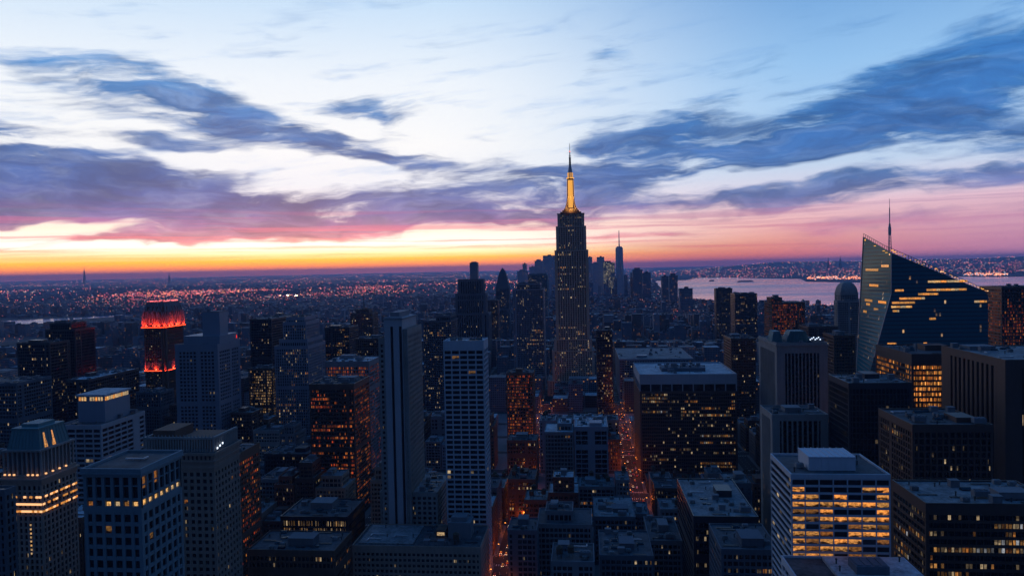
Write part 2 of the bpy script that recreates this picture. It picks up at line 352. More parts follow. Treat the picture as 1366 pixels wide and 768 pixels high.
# ------------------------------------------------------------------ mesh helper
class MB:
    def __init__(s): s.v, s.f, s.uv, s.mi, s.cur = [], [], [], [], 0
    def quad(s, a, b, c, d, uv=None):
        i = len(s.v); s.v += [tuple(a), tuple(b), tuple(c), tuple(d)]; s.f.append((i, i + 1, i + 2, i + 3))
        s.uv += uv or [(0, 0), (1, 0), (1, 1), (0, 1)]; s.mi.append(s.cur)
    def box(s, x0, x1, y0, y1, z0, z1, bay=1.0, flo=1.0, uo=0.0, vo=0.0, bottom=False, bays=None):
        i = len(s.v)
        s.v += [(x0, y0, z0), (x1, y0, z0), (x1, y1, z0), (x0, y1, z0), (x0, y0, z1), (x1, y0, z1), (x1, y1, z1), (x0, y1, z1)]
        a = (x1 - x0) / bay; b = (y1 - y0) / bay
        if bays: a, b = bays
        h0, h1 = vo, vo + (z1 - z0) / flo
        fs = [((0, 1, 5, 4), a, 0), ((1, 2, 6, 5), b, 101), ((2, 3, 7, 6), a, 211), ((3, 0, 4, 7), b, 307)]
        for q, w, o in fs:
            s.f.append(tuple(i + t for t in q)); o += uo
            s.uv += [(o, h0), (o + w, h0), (o + w, h1), (o, h1)]; s.mi.append(s.cur)
        s.f.append((i + 4, i + 5, i + 6, i + 7)); s.uv += [(0, 0)] * 4; s.mi.append(s.cur)
        if bottom:
            s.f.append((i + 3, i + 2, i + 1, i)); s.uv += [(0, 0)] * 4; s.mi.append(s.cur)
    def prism(s, poly0, z0, poly1, z1, bay=1.0, flo=1.0, uo=0., vo=0., cap=True, bottom=False, uxy=False):
        n = len(poly0); i = len(s.v)
        s.v += [(p[0], p[1], z0) for p in poly0] + [(p[0], p[1], z1 if len(p) < 3 else p[2]) for p in poly1]
        run = uo
        for j in range(n):
            k2 = (j + 1) % n
            w = math.hypot(poly0[k2][0] - poly0[j][0], poly0[k2][1] - poly0[j][1]) / bay
            s.f.append((i + j, i + k2, i + n + k2, i + n + j))
            if uxy:
                g = lambda p: uo + j * 997 + ((p[0] if j % 2 == 0 else p[1]) / bay)
                v1 = vo + (z1 - z0) / flo
                s.uv += [(g(poly0[j]), vo), (g(poly0[k2]), vo), (g(poly1[k2]), v1), (g(poly1[j]), v1)]
            else: s.uv += [(run, vo), (run + w, vo), (run + w, vo + (z1 - z0) / flo), (run, vo + (z1 - z0) / flo)]
            s.mi.append(s.cur); run += math.ceil(w) + 3
        if cap:
            s.f.append(tuple(i + n + j for j in range(n))); s.uv += [(0, 0)] * n; s.mi.append(s.cur)
        if bottom:
            s.f.append(tuple(i + n - 1 - j for j in range(n))); s.uv += [(0, 0)] * n; s.mi.append(s.cur)
    def lathe(s, cx, cy, prof, n=12, rot=0.):
        for (r0, z0), (r1, z1) in zip(prof, prof[1:]):
            p0 = [(cx + r0 * math.cos(rot + 2 * math.pi * j / n), cy + r0 * math.sin(rot + 2 * math.pi * j / n)) for j in range(n)]
            p1 = [(cx + r1 * math.cos(rot + 2 * math.pi * j / n), cy + r1 * math.sin(rot + 2 * math.pi * j / n)) for j in range(n)]
            s.prism(p0, z0, p1, z1, cap=False)
        r, z = prof[-1]
        if r > .01: s.prism(p1, z - .01, p1, z)
    def bar(s, a, b, w):
        a, b = Vector(a), Vector(b); d = (b - a).normalized()
        u = d.cross(Vector((0, 0, 1)))
        u = (Vector((1, 0, 0)) if u.length < .01 else u.normalized()) * w; v = d.cross(u).normalized() * w
        c = [u + v, v - u, -u - v, u - v]
        for j in range(4):
            s.quad(a + c[j], a + c[(j + 1) % 4], b + c[(j + 1) % 4], b + c[j])
        s.quad(b + c[0], b + c[1], b + c[2], b + c[3]); s.quad(a + c[3], a + c[2], a + c[1], a + c[0])
    def mesh(s, name, mats, off=(0, 0, 0)):
        me = bpy.data.meshes.new(name)
        ox, oy, oz = off
        me.from_pydata([(x - ox, y - oy, z - oz) for x, y, z in s.v], [], s.f)
        ul = me.uv_layers.new(name='UVMap')
        ul.data.foreach_set('uv', [c for t in s.uv for c in t])
        for mm in ([mats] if isinstance(mats, str) else mats): me.materials.append(MATS[mm])
        if any(s.mi): me.polygons.foreach_set('material_index', s.mi)
        return me
    def build(s, name, mats, parent=None, off=None):
        if off is None: off = tuple(world_loc(parent)) if parent is not None else (0, 0, 0)
        o = bpy.data.objects.new(name, s.mesh(name, mats, off)); COL.objects.link(o)
        if parent is not None: o.parent = parent
        if name == 'roof' and parent is not None: ROOF[parent.name] = o
        return o
ROOF = {}
def world_loc(o):
    p = Vector((0, 0, 0))
    while o is not None: p = p + o.location; o = o.parent
    return p
def tag(o, label=None, cat=None, group=None, kind=None):
    if label: o['label'] = label
    if cat: o['category'] = cat
    if group: o['group'] = group
    if kind: o['kind'] = kind
    return o
def thing(name, label, cat, loc, group=None):
    o = bpy.data.objects.new(name, None); o.empty_display_size = 2
    o.location = loc; COL.objects.link(o)
    return tag(o, label, cat, group)
def place(name, mesh, parent, loc, rz=0., sc=None):
    o = bpy.data.objects.new(name, mesh); COL.objects.link(o)
    o.parent = parent
    o.location = Vector(loc) - (world_loc(parent) if parent is not None else Vector((0, 0, 0)))
    o.rotation_euler = (0, 0, rz)
    if sc: o.scale = sc
    return o

# ------------------------------------------------------------------ rooftop plant (shared meshes, placed as parts)
def _rooftop_meshes():
    d = {}
    b = MB(); b.box(-1.6, 1.6, -1.1, 1.1, .25, 1.9); b.lathe(-.7, 0, [(.6, 1.9), (.6, 2.15), (.45, 2.15)], 10); b.lathe(.8, 0, [(.6, 1.9), (.6, 2.15), (.45, 2.15)], 10)
    for x in (-1.4, 1.4): b.box(x - .1, x + .1, -1, 1, 0, .25)
    for z in (.6, 1.0, 1.4): b.box(-1.63, 1.63, -1.13, 1.13, z, z + .12)
    d['air_conditioner'] = b.mesh('air_conditioner', 'roof_gravel')
    b = MB()
    for x in (-1, 1):
        for y in (-1, 1): b.bar((x * 1.2, y * 1.2, 0), (x * 1.2, y * 1.2, 3.2), .1)
    b.bar((-1.2, -1.2, .3), (1.2, -1.2, 3), .06); b.bar((-1.2, 1.2, .3), (-1.2, -1.2, 3), .06)
    b.lathe(0, 0, [(2.0, 3.2), (2.0, 6.8), (2.15, 6.8), (.1, 8.3)], 14)
    d['water_tank'] = b.mesh('water_tank', 'tank_wood')
    b = MB(); b.lathe(0, 0, [(.3, 0), (.3, 1.6), (.5, 1.6), (.5, 1.9), (.1, 2.2)], 8)
    d['vent'] = b.mesh('vent', 'dark_metal')
    b = MB(); b.box(-2, 2, -1.6, 1.6, 0, 3.1); b.box(-2.2, 2.2, -1.8, 1.8, 3.1, 3.35); b.box(-.5, .5, -1.68, -1.6, 0, 2.2)
    d['stair_bulkhead'] = b.mesh('stair_bulkhead', 'grey_concrete')
    b = MB()
    b.box(-3.2, 3.2, -1.8, 1.8, .8, 3.4)
    for x in (-2.1, 0, 2.1): b.lathe(x, 0, [(.85, 3.4), (.85, 3.9), (.7, 3.9)], 12)
    for x in (-3, 3):
        for y in (-1.6, 1.6): b.box(x - .12, x + .12, y - .12, y + .12, 0, .8)
    for z in (1.2, 1.7, 2.2, 2.7): b.box(-3.24, 3.24, -1.84, 1.84, z, z + .2)
    d['cooling_tower'] = b.mesh('cooling_tower', 'grey_concrete')
    b = MB(); b.box(-4.5, 4.5, -.35, .35, .4, 1.0); b.box(3.9, 4.5, .35, 3.5, .4, 1.0)
    for x in (-4, -1, 2): b.box(x, x + .15, -.3, .3, 0, .4)
    d['duct'] = b.mesh('duct', 'pale_metal')
    b = MB()
    for y in (-.5, 0, .45): b.box(-4.2, 4.2, y - .12, y + .12, .3, .55)
    for x in (-3.5, 0, 3.5): b.box(x - .1, x + .1, -.8, .8, 0, .3)
    d['pipe_run'] = b.mesh('pipe_run', 'dark_metal')
    b = MB()
    for z in (.55, 1.1): b.bar((-3, 0, z), (3, 0, z), .04); b.bar((-3, 0, z), (-3, 3, z), .04)
    for x in (-3, -1, 1, 3): b.bar((x, 0, 0), (x, 0, 1.1), .04)
    b.box(-2.6, -.2, .5, 2.6, 0, .5); b.box(.4, 2.6, .7, 2.2, 0, .9)
    d['railing'] = b.mesh('railing', 'dark_metal')
    b = MB(); b.box(-2.2, 2.2, -1.4, 1.4, 0, .5); b.prism([(-2.1, -1.3), (2.1, -1.3), (2.1, 1.3), (-2.1, 1.3)], .5, [(-2.1, -.1), (2.1, -.1), (2.1, .1), (-2.1, .1)], 1.5)
    d['skylight'] = b.mesh('skylight', 'pane_dark')
    return d
RT = _rooftop_meshes()
def rooftop(root, x0, x1, y0, y1, z, rn, dens=1.0, kinds=('air_conditioner', 'vent', 'cooling_tower', 'duct', 'stair_bulkhead', 'air_conditioner', 'pipe_run', 'railing', 'skylight', 'vent', 'pipe_run'), tank=.0, keep=None):
    root = ROOF.get(root.name, root)
    w, d = x1 - x0, y1 - y0
    n = max(1, int(w * d / 60 * dens)); n = min(n, 24)
    used = [keep] if keep else []
    for i in range(n * 3):
        if len(used) >= n + (1 if keep else 0): break
        kd = 'water_tank' if rn.random() < tank else rn.choice(kinds)
        hx, hy = {'air_conditioner': (2, 1.6), 'vent': (.6, .6), 'cooling_tower': (3.7, 2.3), 'duct': (5, 3.8), 'stair_bulkhead': (2.5, 2.2), 'pipe_run': (4.4, 1), 'railing': (3.2, 3.1), 'skylight': (2.4, 1.6), 'water_tank': (2.4, 2.4)}[kd]
        if w < 2 * hx + 2.4 or d < 2 * hy + 2.4: continue
        x = rn.uniform(x0 + hx + 1.2, x1 - hx - 1.2); y = rn.uniform(y0 + hy + 1.2, y1 - hy - 1.2)
        if any(x + hx > a and x - hx < b and y + hy > c and y - hy < e for a, b, c, e in used): continue
        used.append((x - hx, x + hx, y - hy, y + hy))
        place(kd, RT[kd], root, (x, y, z), rn.choice((0, math.pi)))

# ------------------------------------------------------------------ a block of building: glass core, storey plates, piers, parapet
_uo = [0]
def frame_block(mb, x0, x1, y0, y1, z0, z1, bay=3.5, flo=3.8, pw=.7, sh=1.2, rec=.5, proud='plate', top=1.6, corner=1.4, plates=True, piers=True, e=.10, side_piers=True):
    """adds wall masonry round a glass core; returns the core's inset box and the bays"""
    nx, ny, nf = max(1, round((x1 - x0) / bay)), max(1, round((y1 - y0) / bay)), max(1, round((z1 - z0 - top) / flo))
    pe, se = (e, 0.) if proud == 'plate' else (0., e)
    zt = z1 - top
    fh = (zt - z0) / nf
    if plates:
        for i in range(nf + 1):
            zc = z0 + i * fh
            mb.box(x0 + se, x1 - se, y0 + se, y1 - se, max(z0, zc - sh * .62), min(zc + sh * .38, z1 - .02) if i < nf else zt + .01, bottom=True)
    if piers:
        for i in range(1, nx):
            x = x0 + (x1 - x0) * i / nx
            mb.box(x - pw / 2, x + pw / 2, y0 + pe, y0 + rec + .3, z0, zt + .02); mb.box(x - pw / 2, x + pw / 2, y1 - rec - .3, y1 - pe, z0, zt + .02)
        for i in range(1, ny if side_piers else 0):
            y = y0 + (y1 - y0) * i / ny
            mb.box(x0 + pe, x0 + rec + .3, y - pw / 2, y + pw / 2, z0, zt + .02); mb.box(x1 - rec - .3, x1 - pe, y - pw / 2, y + pw / 2, z0, zt + .02)
    c = corner
    if c:
        q = pe * .5 + .003
        for (a, b) in ((x0 + q, x0 + q + c), (x1 - q - c, x1 - q)):
            for (s, t) in ((y0 + q, y0 + q + c), (y1 - q - c, y1 - q)): mb.box(a, b, s, t, z0, zt + .03)
    # parapet ring and blank top band
    mb.box(x0 - .06, x1 + .06, y0 - .06, y0 + .5, zt, z1 + .9); mb.box(x0 - .06, x1 + .06, y1 - .5, y1 + .06, zt, z1 + .9)
    mb.box(x0 - .06, x0 + .5, y0 + .5, y1 - .5, zt, z1 + .9); mb.box(x1 - .5, x1 + .06, y0 + .5, y1 - .5, zt, z1 + .9)
    return nx, ny, nf, fh, zt

def core_box(root, x0, x1, y0, y1, z0, z1, nx, ny, nf, rec, glass, name='glazing'):
    _uo[0] += 37; b = MB()
    b.box(x0 + rec, x1 - rec, y0 + rec, y1 - rec, z0, z1, flo=(z1 - z0) / nf, bays=(nx * 2, ny * 2), uo=_uo[0], vo=_uo[0] % 113)
    return b.build(name, glass, root)
def roof_deck(root, x0, x1, y0, y1, z, mat):
    b = MB(); b.box(x0 + .5, x1 - .5, y0 + .5, y1 - .5, z - .5, z + .1); return b.build('roof', mat, root)
def mass(mb, x0, x1, y0, y1, z0, z1):
    mb.box(x0, x1, y0, y1, z0, z1)

FOOT = []        # occupied ground, for the blocks around
HEROES = []      # (px, py, Y, phrase) for saying where things stand
def span(px0, px1, py, Y, side=None, depth=None, zfix=None):
    a, b = at(px0, py, Y), at(px1, py, Y)
    x0, x1, z = a.x, b.x, (a.z + b.z) / 2
    if side is not None:
        xs = x1 if x1 < 0 else x0
        d = ray(side, py); Y1 = xs / d.x * d.y
        depth = Y1 - Y
    return x0, x1, Y, Y + depth, z
def claim(x0, x1, y0, y1): FOOT.append((x0 - 4, x1 + 4, y0 - 4, y1 + 4))

def simple_tower(name, label, cat, dims, wall, glass, roof='roof_tar', st=None, mode='core', tiers=None, rn=None, dens=1.0, tank=0., group=None, ph=True, z0=0.):
    """dims = x0,x1,y0,y1,z. tiers: further (dx0,dx1,dy0,dy1,height) blocks stacked on the roof, as insets in metres"""
    rn = rn or rnd
    x0, x1, y0, y1, z = dims
    root = thing(name, label, cat, ((x0 + x1) / 2, (y0 + y1) / 2, z0), group)
    claim(x0, x1, y0, y1)
    st = dict(st or {})
    rec = st.get('rec', .5)
    blocks = [(x0, x1, y0, y1, z0, z)]
    for (a, b, c, d, h) in (tiers or []):
        q = blocks[-1]; blocks.append((q[0] + a, q[1] - b, q[2] + c, q[3] - d, q[5], q[5] + h))
    mb = MB()
    for i, q in enumerate(blocks):
        nx, ny, nf, fh, zt = frame_block(mb, *q, **st)
        if nf > 9 and mode != 'column':
            fm = int(nf * rn.uniform(.45, .8)); zl = q[4] + fm * fh
            if rn.random() < .6:
                mb.box(q[0] + .13, q[1] - .13, q[2] + .13, q[3] - .13, zl + .3, zl + fh - .2, bottom=True)
                for s_ in range(4): mb.box(q[0] + .05, q[1] - .05, q[2] + .05, q[3] - .05, zl + .5 + s_ * .75, zl + .75 + s_ * .75, bottom=True)
            if rn.random() < .5 and nx > 4:
                t_ = rn.randrange(1, nx - 1); xa = q[0] + (q[1] - q[0]) * t_ / nx; xb = q[0] + (q[1] - q[0]) * (t_ + 1) / nx
                mb.box(xa, xb, q[2] + .17, q[2] + 1, q[4], zt + .01)
            if rn.random() < .5 and ny > 4:
                t_ = rn.randrange(1, ny - 1); ya = q[2] + (q[3] - q[2]) * t_ / ny; yb = q[2] + (q[3] - q[2]) * (t_ + 1) / ny
                mb.box(q[1] - 1, q[1] - .17, ya, yb, q[4], zt + .012); mb.box(q[0] + .17, q[0] + 1, ya, yb, q[4], zt + .012)
        if mode == 'core':
            core_box(root, *q[:4], q[4], zt, nx, ny, nf, rec, glass)
        elif mode == 'band':
            sh = st.get('sh', 1.2); _uo[0] += 41
            vis = 0
            for f in range(nf - 1, -1, -1):
                b = MB(); zz = q[4] + f * fh
                if vis < 34:
                    b.box(q[0] + rec, q[1] - rec, q[2] + rec, q[3] - rec, zz + .1, zz + fh - .1, flo=fh - .2, bays=(nx * 2, ny * 2), uo=_uo[0], vo=f + _uo[0] % 97)
                    b.build('ribbon_window', glass, root); vis += 1
                else:
                    b.box(q[0] + rec, q[1] - rec, q[2] + rec, q[3] - rec, q[4], zz + fh - .1, flo=fh, bays=(nx * 2, ny * 2), uo=_uo[0], vo=_uo[0] % 97)
                    b.build('glazing', glass, root); break
        elif mode == 'column':
            _uo[0] += 43
            n = 0
            for (ax, na, lo, hi) in (('x', nx, q[0], q[1]), ('y', ny, q[2], q[3])):
                for t in range(na):
                    u0, u1 = lo + (hi - lo) * t / na, lo + (hi - lo) * (t + 1) / na
                    u0, u1 = max(u0, lo + rec), min(u1, hi - rec)
                    b = MB()
                    if ax == 'x': b.box(u0, u1, q[2] + rec, q[2] + rec + .3, q[4], zt, flo=fh, bays=(1, .1), uo=_uo[0] + t, vo=_uo[0] % 97)
                    elif x1 < 0: b.box(q[1] - rec - .3, q[1] - rec, u0, u1, q[4], zt, flo=fh, bays=(.1, 1), uo=_uo[0] + t + 40, vo=_uo[0] % 97)
                    else: b.box(q[0] + rec, q[0] + rec + .3, u0, u1, q[4], zt, flo=fh, bays=(.1, 1), uo=_uo[0] + t + 80, vo=_uo[0] % 97)
                    b.build('window_strip', glass, root)
            core_box(root, q[0] + .4, q[1] - .4, q[2] + .4, q[3] - .4, q[4], zt, nx, ny, nf, rec, 'glass_dark')
        roof_deck(root, *q[:4], q[5], roof)
    mb.build('wall', wall, root)
    q = blocks[-1]
    w, d = q[1] - q[0], q[3] - q[2]
    keep = None
    if ph and w > 12 and d > 12:
        pw, pd = min(w * rn.uniform(.22, .42), 17), min(d * rn.uniform(.22, .42), 14)
        px = rn.uniform(q[0] + 2.5, q[1] - 2.5 - pw); py = rn.uniform(q[2] + 2.5, q[3] - 2.5 - pd); hh = rn.uniform(2.5, 4.5)
        b = MB(); b.box(px, px + pw, py, py + pd, q[5], q[5] + hh); b.box(px - .25, px + pw + .25, py - .25, py + pd + .25, q[5] + hh, q[5] + hh + .35, bottom=True)
        nn = int(pw / 2.2)
        for i in range(nn): b.box(px + .5 + i * 2.2, px + 1.9 + i * 2.2, py - .08, py, q[5] + 1, q[5] + hh - .8)
        b.build('penthouse', wall if rn.random() < .5 else 'grey_concrete', root); keep = (px, px + pw, py, py + pd)
    rooftop(root, *q[:4], q[5] + .1, rn, dens, tank=tank, keep=keep)
    return root, blocks

# ------------------------------------------------------------------ ground, water, hills
def structure(o): o['kind'] = 'structure'; return o
def make_ground():
    m, k = new_mat('land')
    p = k.n('ShaderNodeNewGeometry').outputs['Position']
    a = k.noise(p, .004, 5, .65)['Fac']; b = k.noise(p, .03, 3, .6)['Fac']
    c = k.ramp(k.m('MULTIPLY_ADD', b, .5, k.m('MULTIPLY', a, .6)), [(.35, (.025, .03, .035)), (.55, (.06, .065, .075)), (.75, (.12, .125, .14))])
    finish(k, principled(k, c, .9, .1))
    n = 96; mb = MB(); RR = 70000
    c0 = [(RR * math.cos(2 * math.pi * i / n), RR * math.sin(2 * math.pi * i / n)) for i in range(n)]
    mb.v = [(x, y, 0) for x, y in c0]; mb.f = [tuple(range(n))]; mb.uv = [(0, 0)] * n; mb.mi = [0]
    structure(mb.build('ground', 'land'))
make_ground()

def sheet(name, mat, pts, z=0.3, kind='structure'):
    mb = MB(); mb.v = [(p[0], p[1], z) for p in pts]
    mb.f = [tuple(range(len(pts)))]; mb.uv = [(0, 0)] * len(pts); mb.mi = [0]
    o = mb.build(name, mat); o['kind'] = kind
    return o
def make_water():
    m, k = new_mat('water')
    p = k.n('ShaderNodeNewGeometry').outputs['Position']
    a = k.noise(k.v('MULTIPLY', p, (.02, .006, .02)), 1.0, 5, .6)['Fac']
    wide = k.noise(k.v('MULTIPLY', p, (.0003, .0011, 0)), 1.0, 4, .6)['Fac']
    b = k.n('ShaderNodeBsdfPrincipled')
    b.inputs['Base Color'].default_value = (.15, .28, .42, 1)
    b.inputs['Specular IOR Level'].default_value = .3
    k.put(b.inputs['Roughness'], k.smooth(wide, .3, .7, .06, .22))
    bp = k.n('ShaderNodeBump'); bp.inputs['Strength'].default_value = .22; bp.inputs['Distance'].default_value = 2.0
    k.put(bp.inputs['Height'], a); k.put(b.inputs['Normal'], bp.outputs[0])
    finish(k, b)
    bay = [gnd(*q) for q in ((862, 365), (872, 374), (884, 386), (905, 396), (960, 402), (1010, 406), (1120, 408), (1240, 406), (1480, 402), (1480, 366), (1340, 369.5), (1262, 369), (1190, 376), (1150, 377), (1076, 376), (1068, 372), (1000, 371), (930, 369), (900, 366.5))]
    sheet('water', 'water', bay)
    sheet('water', 'water', [gnd(*q) for q in ((2, 428), (40, 426.5), (92, 423.5), (94, 428), (60, 431), (4, 433))])
    sheet('water', 'water', [gnd(*q) for q in ((98, 424), (140, 420.5), (176, 419.2), (176, 420.8), (140, 423), (98, 426))])
    sheet('water', 'water', [gnd(*q) for q in ((-30, 392), (36, 388.5), (70, 388), (36, 390.2), (-30, 394))])
    sheet('water', 'water', [gnd(*q) for q in ((352, 396), (376, 393.4), (402, 392.3), (424, 392.4), (402, 394.2), (370, 396.2))])
    # low islands in the bay
    for k2, (pl) in enumerate([((862, 371), (884, 367.6), (925, 367.6), (936, 369.5), (915, 373.5), (872, 374.5)), ((983, 375.2), (1003, 374.4), (1006, 375.6), (984, 376.4)), ((946, 374.2), (953, 373.9), (953, 375), (946, 375.2))]):
        mb = MB(); c = [gnd(*q) for q in pl]
        cx, cy = sum(q.x for q in c) / len(c), sum(q.y for q in c) / len(c)
        # outline with a raised wooded middle
        ring = [(q.x, q.y) for q in c]
        ins = [(cx + (x - cx) * .7, cy + (y - cy) * .7) for x, y in ring]
        if (ring[1][0] - ring[0][0]) * (ring[2][1] - ring[1][1]) - (ring[1][1] - ring[0][1]) * (ring[2][0] - ring[1][0]) < 0: ring.reverse(); ins.reverse()
        mb.prism(ring, .1, ring, 3, cap=True); mb.prism(ring, 3, ins, 22 if k2 == 0 else 9)
        structure(mb.build('island', 'land'))
make_water()
def make_hills():
    import mathutils
    mb = MB()
    nx, ny = 90, 10
    P = []
    for i in range(nx + 1):
        px = 840 + (1500 - 840) * i / nx
        for j in range(ny + 1):
            t = j / ny
            d = ray(px, 340)
            D = 11500 + 12500 * t
            x, y = d.x / d.y * D, D
            h = 330 * (3 * t * t - 2 * t ** 3) * min(1, i / 26.)
            h *= .55 + .75 * mathutils.noise.noise(Vector((x * .00016, y * .00012, 2))) ** 2 * 2 + .12 * mathutils.noise.noise(Vector((x * .0007, y * .0005, 8)))
            P.append((x, y, max(.6, min(h, 400)) if j else -2))
    mb.v = P
    for i in range(nx):
        for j in range(ny):
            a = i * (ny + 1) + j
            mb.f.append((a, a + ny + 1, a + ny + 2, a + 1)); mb.uv += [(0, 0)] * 4; mb.mi.append(0)
    o = structure(mb.build('hills', 'land'))
    for p in o.data.polygons: p.use_smooth = True
    return P, nx, ny
HILL, HNX, HNY = make_hills()

# ------------------------------------------------------------------ avenues and cross streets
AVES = [-64 - 130 * i for i in range(0, 14)] + [47 + 130 * i for i in range(0, 14)]
AW, SW = 8.0, 6.5
STR_Y = [230 + 82 * i for i in range(0, 30)]
def make_streets():
    yA, y1 = 200, STR_Y[-1]
    xs = sorted(AVES); rd = MB(); mk = MB(); pv = MB()
    for x in xs:
        y0 = 652 if x == 47 else yA
        rd.quad((x - AW - .2, y0, .02), (x + AW + .2, y0, .02), (x + AW + .2, y1, .02), (x - AW - .2, y1, .02))
        if abs(x) < 330:
            y = y0
            while y < min(y1, 1400):
                for l in (-2.7, 2.7): mk.quad((x + l - .08, y, .045), (x + l + .08, y, .045), (x + l + .08, y + 3, .045), (x + l - .08, y + 3, .045))
                y += 9
    structure(rd.build('road', 'asphalt'))
    rs = MB()
    for y in STR_Y:
        for a, b in zip(xs, xs[1:]):
            rs.quad((a + AW + .2, y - SW, .02), (b - AW - .2, y - SW, .02), (b - AW - .2, y + SW, .02), (a + AW + .2, y + SW, .02))
        if y < 1400:
            for x in xs:
                if abs(x) < 330 and not (x == 47 and y < 652):
                    for s in (-1, 1):
                        for i in range(8): mk.quad((x - 7 + i * 1.9, y + s * 10 - 1.5, .045), (x - 6.2 + i * 1.9, y + s * 10 - 1.5, .045), (x - 6.2 + i * 1.9, y + s * 10 + 1.5, .045), (x - 7 + i * 1.9, y + s * 10 + 1.5, .045))
    structure(rs.build('street', 'asphalt')); structure(mk.build('road_markings', 'road_paint'))
    for a, b in zip(xs, xs[1:]):
        for c, d in zip(STR_Y, STR_Y[1:]): pv.box(a + AW, b - AW if not (b == 47 and d < 652) else b + AW - .01, c + SW, d - SW, 0, .15)
    structure(pv.build('pavement', 'concrete_pavement'))
make_streets()

# ------------------------------------------------------------------ the towers one can name
def hero(root, dims, py=None):
    x0, x1, y0, y1, z = dims
    p = proj((x0 + x1) / 2, y0, z); HEROES.append((p[0], p[1], y0, None, root))
def grid_panes(root, q, nx, ny, nf, fh, rec, sides, chooser, top_down=True, limit=100, pw=.7, sh=1.2, name='window'):
    """single panes as parts, top storeys first; the rest of the glass stays the core's"""
    x0, x1, y0, y1, z0 = q[0], q[1], q[2], q[3], q[4]
    cache = {}; n = 0
    for f in range(nf - 1, -1, -1):
        for s in sides:
            cnt = nx if s == 'front' else ny
            for t in range(cnt):
                if n >= limit: return
                mt = chooser(s, t, f, nf)
                w = (x1 - x0) / nx if s == 'front' else (y1 - y0) / ny
                w -= pw * .9; h = fh - sh * .95
                key = (s, mt)
                if key not in cache:
                    b = MB()
                    if s == 'front':
                        b.box(-w / 2, w / 2, -.06, .06, -h / 2, h / 2)
                        for u in (-w / 6, w / 6): b.box(u - .05, u + .05, -.09, .06, -h / 2, h / 2)
                    else: b.box(-.06, .06, -w / 2, w / 2, -h / 2, h / 2)
                    cache[key] = b.mesh(name, mt)
                zc = z0 + (f + .5) * fh + sh * .38 - sh * .5 + .02
                if s == 'front': loc = (x0 + (x1 - x0) * (t + .5) / nx, y0 + rec - .12, zc)
                elif s == 'right': loc = (x1 - rec + .12, y0 + (y1 - y0) * (t + .5) / ny, zc)
                else: loc = (x0 + rec - .12, y0 + (y1 - y0) * (t + .5) / ny, zc)
                place(name, cache[key], root, loc); n += 1

# --- near, bottom of the picture -------------------------------------------------
def slab_with_penthouse():
    d = span(1055, 1188, 635, 300, side=1028); x0, x1, y0, y1, z = d; claim(*d[:4])
    root = thing('office_slab', 'white-framed office block with orange lit windows and a pale ribbed penthouse on its roof', 'office building', ((x0 + x1) / 2, (y0 + y1) / 2, 0))
    hero(root, d)
    mb = MB(); st = dict(bay=(x1 - x0) / 7, flo=2.95, pw=.45, sh=.9, rec=.55, proud='pier', top=.9, corner=.6, side_piers=False)
    nx, ny, nf, fh, zt = frame_block(mb, x0, x1, y0, y1, 0, z, **st)
    mb.build('wall', 'white_concrete', root)
    core_box(root, x0, x1, y0, y1, 0, zt, nx, 3, nf, .55, 'glass_dark')
    rn = random.Random(5)
    pat = ["0100021", "1000022", "2102001", "2221221", "1110001", "2121112", "2010111", "2210221", "1112201", "1122100", "2120110", "1021210", "2110012", "1100121", "0210102"]
    def ch(s, t, f, nf):
        r = nf - 1 - f
        if s == 'front':
            c = pat[r % len(pat)][t % 7]
            if r in (0,): c = '0'
            return {'0': 'pane_dark', '1': 'pane_dim' if rn.random() < .45 else 'pane_lit', '2': 'pane_lit'}[c]
        return 'pane_dark' if rn.random() < .8 else 'pane_dim'
    grid_panes(root, (x0, x1, y0, y1, 0), nx, ny, nf, fh, .55, ('front',), ch, limit=100, pw=.45, sh=.9)
    for f in range(nf - 1, nf - 22, -1):
        b = MB(); zz = f * fh
        b.box(x0 + .45, x0 + .6, y0 + .7, y1 - .7, zz + .35, zz + fh - .45, bays=(.1, 8), flo=fh, uo=f * 13, vo=f)
        b.build('ribbon_window', 'glass_sparse', root)
    roof_deck(root, x0, x1, y0, y1, z, 'roof_tar')
    a, b2 = at(1079, 627, 308), at(1141, 627, 308)
    px0, px1 = a.x, b2.x; py0, py1, hz = 308, 323, z + 5.6
    b = MB(); b.box(px0, px1, py0, py1, z, hz)
    n = 7
    for i in range(n + 1):
        x = px0 + (px1 - px0) * i / n; b.box(x - .12, x + .12, py0 - .1, py0, z, hz); b.box(x - .16, x + .16, py0, py1, hz, hz + .3)
    b.box(px0 - .2, px1 + .2, py0 - .2, py0 - .02, hz - .35, hz + .12); b.box(px0 - .2, px0 - .02, py0, py1, hz - .35, hz + .12)
    b.build('penthouse', 'white_concrete', root)
    place('air_conditioner', RT['air_conditioner'], root, (px0 - 2.6, 312, z + .1)); place('air_conditioner', RT['air_conditioner'], root, (px1 + 2.6, 318, z + .1)); place('vent', RT['vent'], root, (x0 + 3, 306, z + .1)); place('vent', RT['vent'], root, (x1 - 4, 325, z + .1))
slab_with_penthouse()

